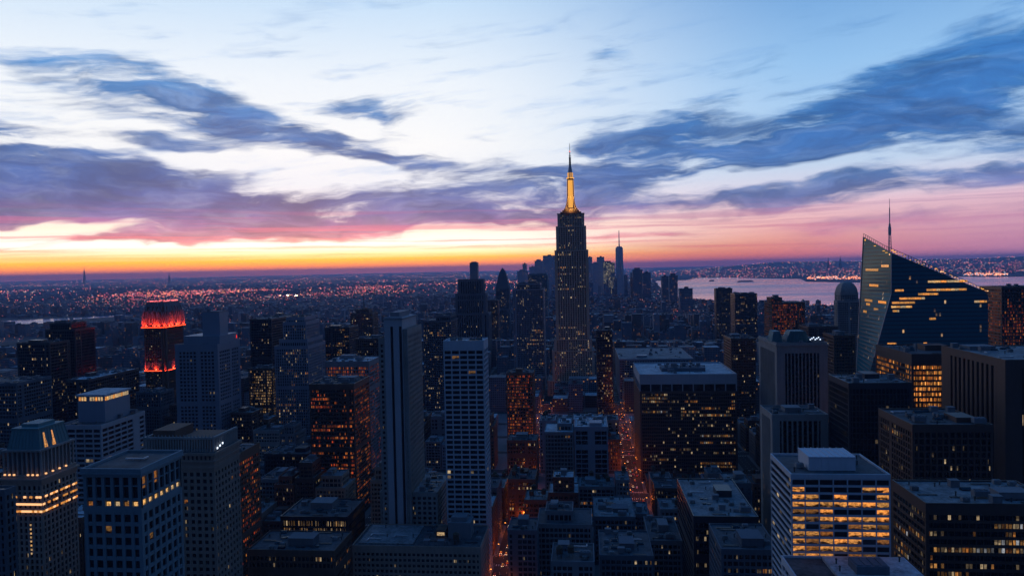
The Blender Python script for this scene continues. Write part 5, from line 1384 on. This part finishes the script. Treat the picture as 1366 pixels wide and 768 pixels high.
TT('dark_block', 'wide black block with a roof rim, across the avenue below the broad pale-crowned block', 925, 1012, 690, 459, 'dark_cladding', 'glass_some', 81, depth=81, roof='roof_gravel', st=dict(bay=3, flo=4, pw=.4, sh=1.2, top=3), dens=1.5)
TT('dark_block', 'low block with two lit windows at street level, in front of the black wide block', 962, 1040, 734, 405, 'slate_stone', 'glass_some', 82, depth=40)
TT('low_block', 'low block edged by a bright white roof rim, at the bottom centre of the picture', 735, 793, 750, 440, 'grey_concrete', 'glass_dark', 83, depth=30, roof='roof_tar', dens=1.6, tank=.1)
TT('low_block', 'narrow dark block with a plain roof, across the lit avenue from the stone podium', 677, 716, 708, 500, 'slate_stone', 'glass_dark', 84, depth=26)
TT('low_block', 'stepped low building with a lit roof hut, at the bottom between the two lit avenues', 716, 790, 700, 530, 'grey_concrete', 'glass_sparse', 85, depth=36, tiers=[(6, 14, 8, 6, 7)], dens=1.4)
TT('low_block', 'long low building with frosted roof plant, just below the block of large framed windows', 792, 848, 690, 560, 'slate_stone', 'glass_sparse', 86, depth=50, dens=1.8, roof='roof_gravel')
TT('low_block', 'low building with crowded roof ducts, at the bottom edge beside the wide black block', 800, 872, 742, 460, 'slate_stone', 'glass_sparse', 87, depth=44, dens=2.0)
TT('low_block', 'small grey block with pale flat roof, behind the low dark block with cluttered roof', 345, 372, 640, 620, 'grey_concrete', 'glass_sparse', 88, depth=40)
TT('dark_block', 'dark building with a few white lamps on its ledge, behind the orange-lit brick block', 352, 410, 606, 700, 'dark_cladding', 'glass_sparse', 89, depth=40)

# downtown cluster, far away
DT = [(706, 714, 356, 6400, 'slim far tower at the outer edge of the downtown cluster'), (713, 724, 348, 6100, 'pale ribbed downtown tower catching the sunset beside the spired tower'), (724, 740, 341, 6000, 'broad pale downtown tower half hidden by the spired tower'),
      (783, 790, 343, 6200, 'thin violet downtown tower showing just past the spired tower'), (790, 798, 352, 5900, 'lower violet downtown tower next to the thin one'), (796, 806, 343, 6100, 'square-topped violet downtown tower'), (841, 848, 364, 5200, 'low dark tower beside the tall antenna tower'),
      (844, 857, 360, 4600, 'dark twin tower with a notched top near the bay'), (857, 868, 364, 4500, 'dark twin tower, the flatter of the pair near the bay'), (883, 892, 369, 4100, 'small dark tower on the bay shore'), (893, 904, 368, 4000, 'taller dark slab on the bay shore'), (907, 924, 385, 3400, 'broad low block in front of the bay'),
      (772, 786, 357, 5600, 'wide low downtown block behind the spired tower'), (690, 704, 362, 5000, 'faint far block apart from the downtown cluster, near the thin red-topped tower'), (697, 702, 352, 5600, 'thin red-topped far tower')]
for i, (a, b, y, Y, lab) in enumerate(DT):
    dd = span(a, b, y, Y, depth=60)
    root = thing('downtown_tower', lab, 'skyscraper', ((dd[0] + dd[1]) / 2, Y + 30, 0)); claim(*dd[:4])
    m = MB(); m.box(*dd[:4], 0, dd[4], bay=5.5, flo=7, uo=i * 50 + 3, vo=i * 9); w = dd[1] - dd[0]
    if i % 3 == 1: m.box(dd[0] + w * .2, dd[1] - w * .25, Y + 10, Y + 45, dd[4], dd[4] + 14, bay=5.5, flo=7, uo=i * 50 + 3)
    m.build('shaft', ('far_grey' if i in (6, 7, 8, 9, 10, 11) else 'far_hazed'), root)
    part_box(root, 'roof', 'roof_tar', (dd[0] - 1, dd[1] + 1, Y - 1, Y + 9, dd[4], dd[4] + 2), (dd[0] + w * .4, dd[0] + w * .7, Y + 15, Y + 30, dd[4], dd[4] + 9))
def yellow_tower():
    dd = span(805, 820, 350, 5950, depth=70); claim(*dd[:4])
    root = thing('downtown_tower', 'downtown block glowing pale yellow beside the antenna tower', 'skyscraper', ((dd[0] + dd[1]) / 2, 5985, 0))
    m = MB(); m.box(*dd[:4], 0, dd[4], bay=7, flo=8, uo=900, vo=77); m.build('shaft', 'far_yellow', root)
    part_box(root, 'roof', 'roof_tar', (dd[0] + 8, dd[1] - 30, 5960, 5990, dd[4], dd[4] + 12))
yellow_tower()
def antenna_tower():
    Y = 5800; x0, x1 = at(821.5, 375, Y).x, at(832.5, 375, Y).x; w = x1 - x0; z = at(827, 330, Y).z; zt = at(827, 307, Y).z
    cx, cy = (x0 + x1) / 2, Y + w / 2
    root = thing('antenna_tower', 'far tapering glass tower with a tall antenna, at the edge of the downtown cluster', 'skyscraper', (cx, cy, 0))
    a = w / 2; b = w / 2 * .74; q = a * .02; zb = 60
    m = MB(); oct0 = [(cx - a + q, cy - a), (cx + a - q, cy - a), (cx + a, cy - a + q), (cx + a, cy + a - q), (cx + a - q, cy + a), (cx - a + q, cy + a), (cx - a, cy + a - q), (cx - a, cy - a + q)]
    c = b * .95; oct1 = [(cx - q, cy - b * 1.3), (cx + q, cy - b * 1.3), (cx + b * 1.2, cy - q), (cx + b * 1.2, cy + q), (cx + q, cy + b * 1.3), (cx - q, cy + b * 1.3), (cx - b * 1.2, cy + q), (cx - b * 1.2, cy - q)]
    m.box(cx - a, cx + a, cy - a, cy + a, 0, zb, bay=6, flo=8, uo=300); m.prism(oct0, zb, oct1, z, bay=6, flo=8, uo=350)
    m.build('shaft', 'far_hazed', root)
    m = MB(); m.lathe(cx, cy, [(b * .9, z), (b * .9, z + 8), (6, z + 9), (4.5, z + 30), (2.5, zt)], 10); m.build('antenna', 'pale_metal', root)
antenna_tower()
def lattice_mast(px, pyb, pyt, label):
    g = gnd(px, pyb); Y = g.y; top = at(px, pyt, Y).z
    root = thing('lattice_mast', label, 'mast', (g.x, Y, 0)); r = 26
    m = MB()
    for sx in (-1, 1):
        for sy in (-1, 1): m.bar((g.x + sx * r, Y + sy * r, 0), (g.x + sx * 5, Y + sy * 5, top * .8), 5)
    for i in range(6):
        z = top * .8 * i / 6; k = r - (r - 5) * i / 6; k2 = r - (r - 5) * (i + 1) / 6; z2 = top * .8 * (i + 1) / 6
        m.bar((g.x - k, Y - k, z), (g.x + k2, Y - k2, z2), 3); m.bar((g.x + k, Y - k, z), (g.x - k2, Y - k2, z2), 3)
    m.build('lattice', 'dark_metal', root)
    m = MB(); m.lathe(g.x, Y, [(6, top * .78), (5, top)], 6); m.build('antenna', 'dark_metal', root)
lattice_mast(113, 381, 356, 'tall far mast standing on the horizon under the orange sky')
lattice_mast(226, 378, 364, 'shorter far mast on the horizon, between the tall mast and the red-lit tower')
lattice_mast(1105, 362, 344, 'thin far mast on the hills across the bay, next to a taller one')
lattice_mast(1121, 362, 341, 'taller far mast on the hills across the bay')

# ------------------------------------------------------------------ the city between them
def hit_foot(x0, x1, y0, y1):
    return any(x0 < b and x1 > a and y0 < d and y1 > c for a, b, c, d in FOOT)
def cap_height(px, Y):
    if Y < 560: py = 705
    elif Y < 800: py = 640 if px < 560 or px > 800 else 650
    elif Y < 1100: py = 560
    elif Y < 1500: py = 505
    elif Y < 2200: py = 455
    elif Y < 3200: py = 418
    else: py = 396
    if 868 < px < 1150 and Y > 1800: py = max(py, 399)
    if px < 500 and Y > 1400: py += 16
    if 650 < px < 720 and Y < 1100: py = max(py, 640)
    return CAMZ - (py - 357.5 + (px - 683) * .021) * Y / FPX
ADJ = {'brown_brick': 'brown brick', 'red_brick': 'red brick', 'grey_concrete': 'grey concrete', 'limestone': 'pale stone', 'blue_grey_cladding': 'blue-grey', 'beige_stone': 'beige stone', 'slate_stone': 'slate grey', 'brown_granite': 'dark brown', 'dark_cladding': 'black glass'}
def make_city():
    rn = random.Random(77)
    lots = []
    xs = sorted(AVES)
    for a, b in zip(xs, xs[1:]):
        for c, d in zip(STR_Y, STR_Y[1:]):
            X0, X1, Y0, Y1 = a + AW + 2.6, b - AW - 2.6, c + SW + 2, d - SW - 2
            if Y0 < 420: continue
            p = proj((X0 + X1) / 2, Y0, 30)
            if p[0] < -90 or p[0] > 1460: continue
            ym = (Y0 + Y1) / 2
            for row in ((Y0, ym - .8), (ym + .8, Y1)):
                x = X0
                while x < X1 - 12:
                    w = min(rn.uniform(16, 34), X1 - x)
                    if X1 - x - w < 12: w = X1 - x
                    lots.append((x + .4, x + w - .4, row[0], row[1] - rn.uniform(0, 4))); x += w
    lots = [l for l in lots if not hit_foot(*l)]
    lots.sort(key=lambda l: l[2])
    near, far = [], []
    for l in lots:
        px, py = proj((l[0] + l[1]) / 2, l[2], 0)
        zc = cap_height(px, l[2])
        if zc < 9: continue
        h = min(zc, rn.choice((rn.uniform(18, 34), rn.uniform(26, 60), rn.uniform(40, 85))))
        if h < 9: continue
        (near if len(near) < 290 else far).append((l, h, px))
    walls = list(ADJ)
    for (l, h, px), i in zip(near, range(999)):
        x0, x1, y0, y1 = l
        wl = rn.choices(walls, (5, 3, 4, 3, 3, 3, 4, 2, 2))[0]
        gl = rn.choices(('glass_dark', 'glass_sparse', 'glass_some', 'glass_ember'), (3, 5, 4, 1.2))[0]
        rf = rn.choices(('roof_tar', 'roof_gravel', 'roof_membrane'), (6, 3, 1))[0]
        ti = None; w, d = x1 - x0, y1 - y0
        step = h > 32 and rn.random() < .45 and w > 16
        if step: ti = [(w * .15, w * .15, d * .12, d * .18, rn.uniform(6, 14))]; h -= 6
        tk = rn.random() < .35
        # where: the named neighbour nearest in the picture
        best = min(HEROES, key=lambda q: abs(q[0] - px) + abs(q[2] - y0) * .12)
        rel = 'beyond' if y0 > best[2] else 'before'
        kind = 'low' if h < 28 else 'mid-rise' if h < 48 else 'tall'
        heroname = best[4].name.split('.')[0].replace('_', ' ')
        lit = {'glass_dark': 'dark windows', 'glass_sparse': 'few lit windows', 'glass_some': 'scattered lit windows', 'glass_ember': 'dull orange windows'}[gl]
        lab = '%s %s %sblock with %s, %s the %s' % (kind, ADJ[wl], 'stepped ' if step else '', lit, rel, heroname)
        nm = 'brick_building' if 'brick' in wl else 'stone_building' if 'stone' in wl else 'concrete_building' if wl == 'grey_concrete' else 'clad_building'
        simple_tower(nm, lab, 'building', (x0, x1, y0, y1, h), wl, gl, rf, st=dict(bay=rn.choice((2.8, 3.3, 4.0)), flo=rn.choice((3.4, 3.7, 4.0)), pw=rn.uniform(.6, 1.6), sh=rn.uniform(1.1, 1.8), rec=.4, proud=rn.choice(('pier', 'plate')), top=rn.uniform(1, 2.6)), tiers=ti, rn=rn,
                     dens=1.1 if y0 < 900 else .5, tank=.4 if tk else .05, group=lab + ', one of the street blocks', ph=rn.random() < .6)
    # the rest of the city reads as one mass
    mass_ = MB()
    def blk(x0, x1, y0, y1, h):
        mass_.cur = rn.choices((0, 1, 2), (5, 4, 2))[0]; _uo[0] += 11
        mass_.box(x0, x1, y0, y1, 0, h, bay=3.2, flo=3.6, uo=_uo[0], vo=_uo[0] % 200)
        mass_.cur = rn.choices((3, 4, 5), (5, 4, 2))[0]
        mass_.box(x0 + .8, x1 - .8, y0 + .8, y1 - .8, h - .5, h + .3)
        mass_.cur = 3
        if rn.random() < .5: a = rn.uniform(.1, .5) * (x1 - x0); mass_.box(x0 + a, x0 + a + (x1 - x0) * .3, y0 + 4, y1 - 6, h, h + rn.uniform(2, 6))
    for l, h, px in far: blk(*l, h)
    y = STR_Y[-1] + 10
    WATER = [gnd(*q) for q in ((862, 365), (872, 374), (884, 386), (905, 396), (960, 402), (1010, 406), (1120, 408), (1240, 406), (1480, 402), (1480, 366))]
    RIV = [gnd(*q) for q in ((-60, 427.5), (96, 422.5), (180, 418.5), (180, 426), (96, 436), (-60, 444))]
    def inside(P, x, y):
        c = False
        for i in range(len(P)):
            a, b = P[i], P[i - 1]
            if (a.y > y) != (b.y > y) and x < (b.x - a.x) * (y - a.y) / (b.y - a.y) + a.x: c = not c
        return c
    while y < 14000:
        st = 30 + (y - 2600) * .012
        for _ in range(int(1.9 * y / (st * (1.35 if y < 6000 else 2.4)))):
            x = rn.uniform(-1.02, .74) * y
            if inside(WATER, x, y): continue
            if inside(RIV, x, y): continue
            px, py = proj(x, y, 0)
            w = rn.uniform(14, 34) * (1 if y < 6000 else 1.6)
            core_ = 560 < px < 900
            hm = 16 if not core_ else 34
            h = min(cap_height(px, y), rn.uniform(8, hm) + (rn.random() < .08) * rn.uniform(10, 50))
            if y > 7000: h = rn.uniform(6, 16)
            if h < 6: h = 6
            if core_ and 4600 < y < 6400 and rn.random() < .12 and 690 < px < 850: h = rn.uniform(60, 170)
            blk(x - w / 2, x + w / 2, y, y + rn.uniform(14, 26) + st * .2, h)
        y += st
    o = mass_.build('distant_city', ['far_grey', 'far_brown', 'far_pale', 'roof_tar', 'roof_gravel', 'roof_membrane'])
    tag(o, 'endless low blocks of the city fading toward the horizon', 'city', kind='stuff')
    # lights of the far districts
    L = MB()
    import mathutils
    def lamp(x, y, z, s, m):
        L.cur = m; L.box(x - s, x + s, y - s, y + s, z, z + 1.7 * s)
    n = 0
    while n < 9000:
        py = 358 + 2.2 + 95 * rn.random() ** 1.7; px = rn.uniform(-40, 1400)
        hz = 357.5 - (px - 683) * .021
        pyy = hz + (py - 358)
        if px > 870 and pyy < 372: continue
        g = gnd(px, pyy)
        if inside(WATER, g.x, g.y) or inside(RIV, g.x, g.y) or g.y < 2300: continue
        q = mathutils.noise.noise(Vector((g.x * .0005, g.y * .00022, 1))) * .5 + .5
        q2 = mathutils.noise.noise(Vector((g.x * .0006, g.y * .0003, 4))) * .5 + .5; q2 = min(1, max(0, (q2 - .45) / .22))
        glow = math.exp(-(((pyy - hz) - 25) / 9.) ** 2) * (1 if px < 720 else .2)
        if rn.random() > .05 + .12 * q2 + .9 * glow * q2 * q2 + (.35 * (.3 + q2) if pyy - hz < 12 else 0): continue
        s = g.y * .00015 * rn.uniform(.5, 1.4) * (1 + .7 * glow)
        lamp(g.x, g.y, rn.uniform(6, 20), s, rn.choices((0, 1, 2), (4 + 3 * glow, 3 + 6 * glow, 3 - 2 * glow))[0]); n += 1
    for _ in range(3000):         # on the hills over the bay and along the far shore
        i, j = rn.randrange(1, HNX), rn.randrange(0, HNY)
        t, u = rn.random(), rn.random() ** 1.5
        a, b, c, d = (Vector(HILL[(i + p) * (HNY + 1) + j + q]) for p, q in ((0, 0), (1, 0), (0, 1), (1, 1)))
        p = a.lerp(b, t).lerp(c.lerp(d, t), u)
        if rn.random() > (1 - .07 * j): continue
        s = p.y * .00026 * rn.uniform(.4, 1.05); lamp(p.x, p.y, max(p.z, 3) + 3, s, rn.choices((0, 1, 2), (5, 4, 4))[0])
    for _ in range(420):          # lamps along the pier and the far shore
        px = rn.uniform(1076, 1160) if rn.random() < .6 else rn.uniform(1285, 1345)
        py = (372.6 if px < 1200 else 367.6) + rn.uniform(-2.5, 1.0)
        g = gnd(px, py); s = g.y * .00032 * rn.uniform(.5, 1.2); lamp(g.x, g.y, rn.uniform(3, 25), s, rn.choice((0, 0, 0, 2)))
    o = L.build('distant_lights', ['lamp_far_amber', 'lamp_far_pink', 'lamp_far_white'])
    tag(o, 'countless tiny pink and amber lights of far districts', 'city lights', kind='stuff')
make_city()

# ------------------------------------------------------------------ avenues: cars, lamps, signals
def car_meshes(paint):
    d = {}
    b = MB()
    prof = [(-2.3, .35), (2.3, .35), (2.32, .75), (2.1, .92), (1.0, 1.0), (-1.9, 1.0), (-2.28, .85)]     # along y: front is -y
    w = .88
    i = len(b.v)
    for x, s in ((-w, 0), (w, 1)): b.v += [(x, -p, z) for p, z in prof]
    n = len(prof)
    b.f.append(tuple(range(n))); b.f.append(tuple(range(2 * n - 1, n - 1, -1)))
    for j in range(n): b.f.append((j, n + j, n + (j + 1) % n, (j + 1) % n))
    b.uv = [(0, 0)] * sum(len(f) for f in b.f); b.mi = [0] * len(b.f)
    b.prism([(-.8, -.9), (.8, -.9), (.8, 1.7), (-.8, 1.7)], 1.0, [(-.62, -.25), (.62, -.25), (.62, 1.15), (-.62, 1.15)], 1.46)
    d['body'] = b.mesh('body', paint)
    b = MB(); b.prism([(-.82, -.8), (.82, -.8), (.82, 1.6), (-.82, 1.6)], 1.04, [(-.66, -.3), (.66, -.3), (.66, 1.2), (-.66, 1.2)], 1.40); d['window'] = b.mesh('window', 'black_paint')
    b = MB(); b.lathe(0, 0, [(.2, -.11), (.33, -.11), (.33, .11), (.2, .11)], 12); me = b.mesh('wheel', 'rubber')
    me.transform(Matrix.Rotation(math.pi / 2, 4, 'Y')); d['wheel'] = me
    b = MB(); b.box(-.2, .2, -.06, .06, -.1, .1); d['headlight'] = b.mesh('headlight', 'lamp_white'); d['taillight'] = b.mesh('taillight', 'lamp_red')
    b = MB(); b.box(-.35, .35, -.12, .12, 0, .2); d['roof_sign'] = b.mesh('roof_sign', 'lamp_gold')
    return d
CARS = {'yellow': car_meshes('yellow_paint'), 'black': car_meshes('black_paint'), 'white': car_meshes('white_paint'), 'red': car_meshes('red_paint')}
def car(x, y, rz, col, lab):
    t = thing('taxi' if col == 'yellow' else 'car', lab, 'taxi' if col == 'yellow' else 'car', (x, y, .03), lab); t.rotation_euler.z = rz
    d = CARS[col]
    def put(n, x, y, z):
        o = bpy.data.objects.new(n, d[n]); COL.objects.link(o); o.parent = t; o.location = (x, y, z)
    put('body', 0, 0, 0); put('window', 0, 0, 0)
    for sx in (-.82, .82):
        for sy in (-1.45, 1.4): put('wheel', sx, sy, .33)
    for sx in (-.62, .62): put('headlight', sx, -2.31, .72); put('taillight', sx, 2.28, .78)
    if col == 'yellow': put('roof_sign', 0, .4, 1.46)
def make_traffic():
    rn = random.Random(9)
    where = {AVES[0]: 'on the lit avenue beside the stone podium', 47: 'on the lit avenue beside the broad block'}
    for ax in (AVES[0], 47):
        for lane in (-5.4, -1.6, 1.6, 5.4):
            y = (470 if ax < 0 else 668) + rn.uniform(0, 20)
            while y < 1150:
                if rn.random() < .38:
                    col = rn.choice(('yellow', 'black', 'white', 'red', 'yellow')); toward = lane > 0
                    car(ax + lane + rn.uniform(-.3, .3), y, 0 if not toward else math.pi, col, '%s %s driving %s, %s' % (col, 'taxi' if col == 'yellow' else 'car', 'away' if toward else 'this way, headlights on', where[ax]))
                y += rn.uniform(9, 26)
    # street lamps
    b = MB(); b.lathe(0, 0, [(.16, 0), (.1, 8.6)], 8); b.box(-.22, .22, -.22, .22, 0, .6); pole = b.mesh('pole', 'dark_metal')
    b = MB(); b.bar((0, 0, 8.4), (1.9, 0, 9.2), .06); arm = b.mesh('arm', 'dark_metal')
    b = MB(); b.box(1.5, 2.4, -.2, .2, 9.12, 9.3); lamp_ = b.mesh('lamp_head', 'lamp_amber')
    ld = bpy.data.lights.new('street_light', 'POINT'); ld.energy = 2100; ld.color = (1, .19, .025); ld.shadow_soft_size = .4
    for ax in (AVES[0], 47):
        y = 470; k = 0
        while y < 1200:
            for s in (-1, 1):
                if (k + (s > 0)) % 2 or (ax > 0 and y < 668): continue
                lab = 'street lamp with amber head, %s, %s kerb' % (where[ax], 'near' if s < 0 else 'far')
                x = ax + s * (AW + .7)
                t = thing('street_lamp', lab, 'street lamp', (x, y, .15), lab); t.rotation_euler.z = 0 if s < 0 else math.pi
                for n, me in (('pole', pole), ('arm', arm), ('lamp_head', lamp_)):
                    o = bpy.data.objects.new(n, me); COL.objects.link(o); o.parent = t
                l = bpy.data.objects.new('street_light', ld); COL.objects.link(l); l.parent = t; l.location = (2.0, 0, 8.9)
            y += 24; k += 1
    # signals at the crossings
    b = MB(); b.lathe(0, 0, [(.12, 0), (.1, 6)], 8); b.bar((0, 0, 5.8), (4.5, 0, 6.2), .07); sp = b.mesh('pole', 'dark_metal')
    b = MB(); b.box(4.2, 4.7, -.2, .2, 5.2, 6.6); sh = b.mesh('signal_head', 'yellow_paint')
    b = MB(); b.box(4.28, 4.62, -.26, -.2, 6.1, 6.45); sl = b.mesh('red_lamp', 'lamp_red')
    for ax in (AVES[0], 47):
        for y in [q for q in STR_Y if (460 if ax < 0 else 680) < q < 1000]:
            lab = 'traffic signal showing red, ' + where[ax]
            t = thing('traffic_signal', lab, 'traffic signal', (ax - AW - .6, y - SW - .8, .15), lab)
            for n, me in (('pole', sp), ('signal_head', sh), ('red_lamp', sl)):
                o = bpy.data.objects.new(n, me); COL.objects.link(o); o.parent = t
make_traffic()

# ------------------------------------------------------------------ the evening air
def make_haze():
    m, k = new_mat('evening_air')
    v = k.n('ShaderNodeVolumePrincipled')
    v.inputs['Color'].default_value = (.34, .54, 1.0, 1); v.inputs['Density'].default_value = HAZE; v.inputs['Anisotropy'].default_value = .3
    out = k.n('ShaderNodeOutputMaterial'); k.t.links.new(v.outputs[0], out.inputs[1])
    mb = MB(); mb.box(-72000, 72000, -72000, 72000, -3.0, 470, bottom=True)
    o = mb.build('haze', 'evening_air'); o['kind'] = 'stuff'; o['label'] = 'thin blue evening haze over the city'
HAZE = 3.5e-5
make_haze()
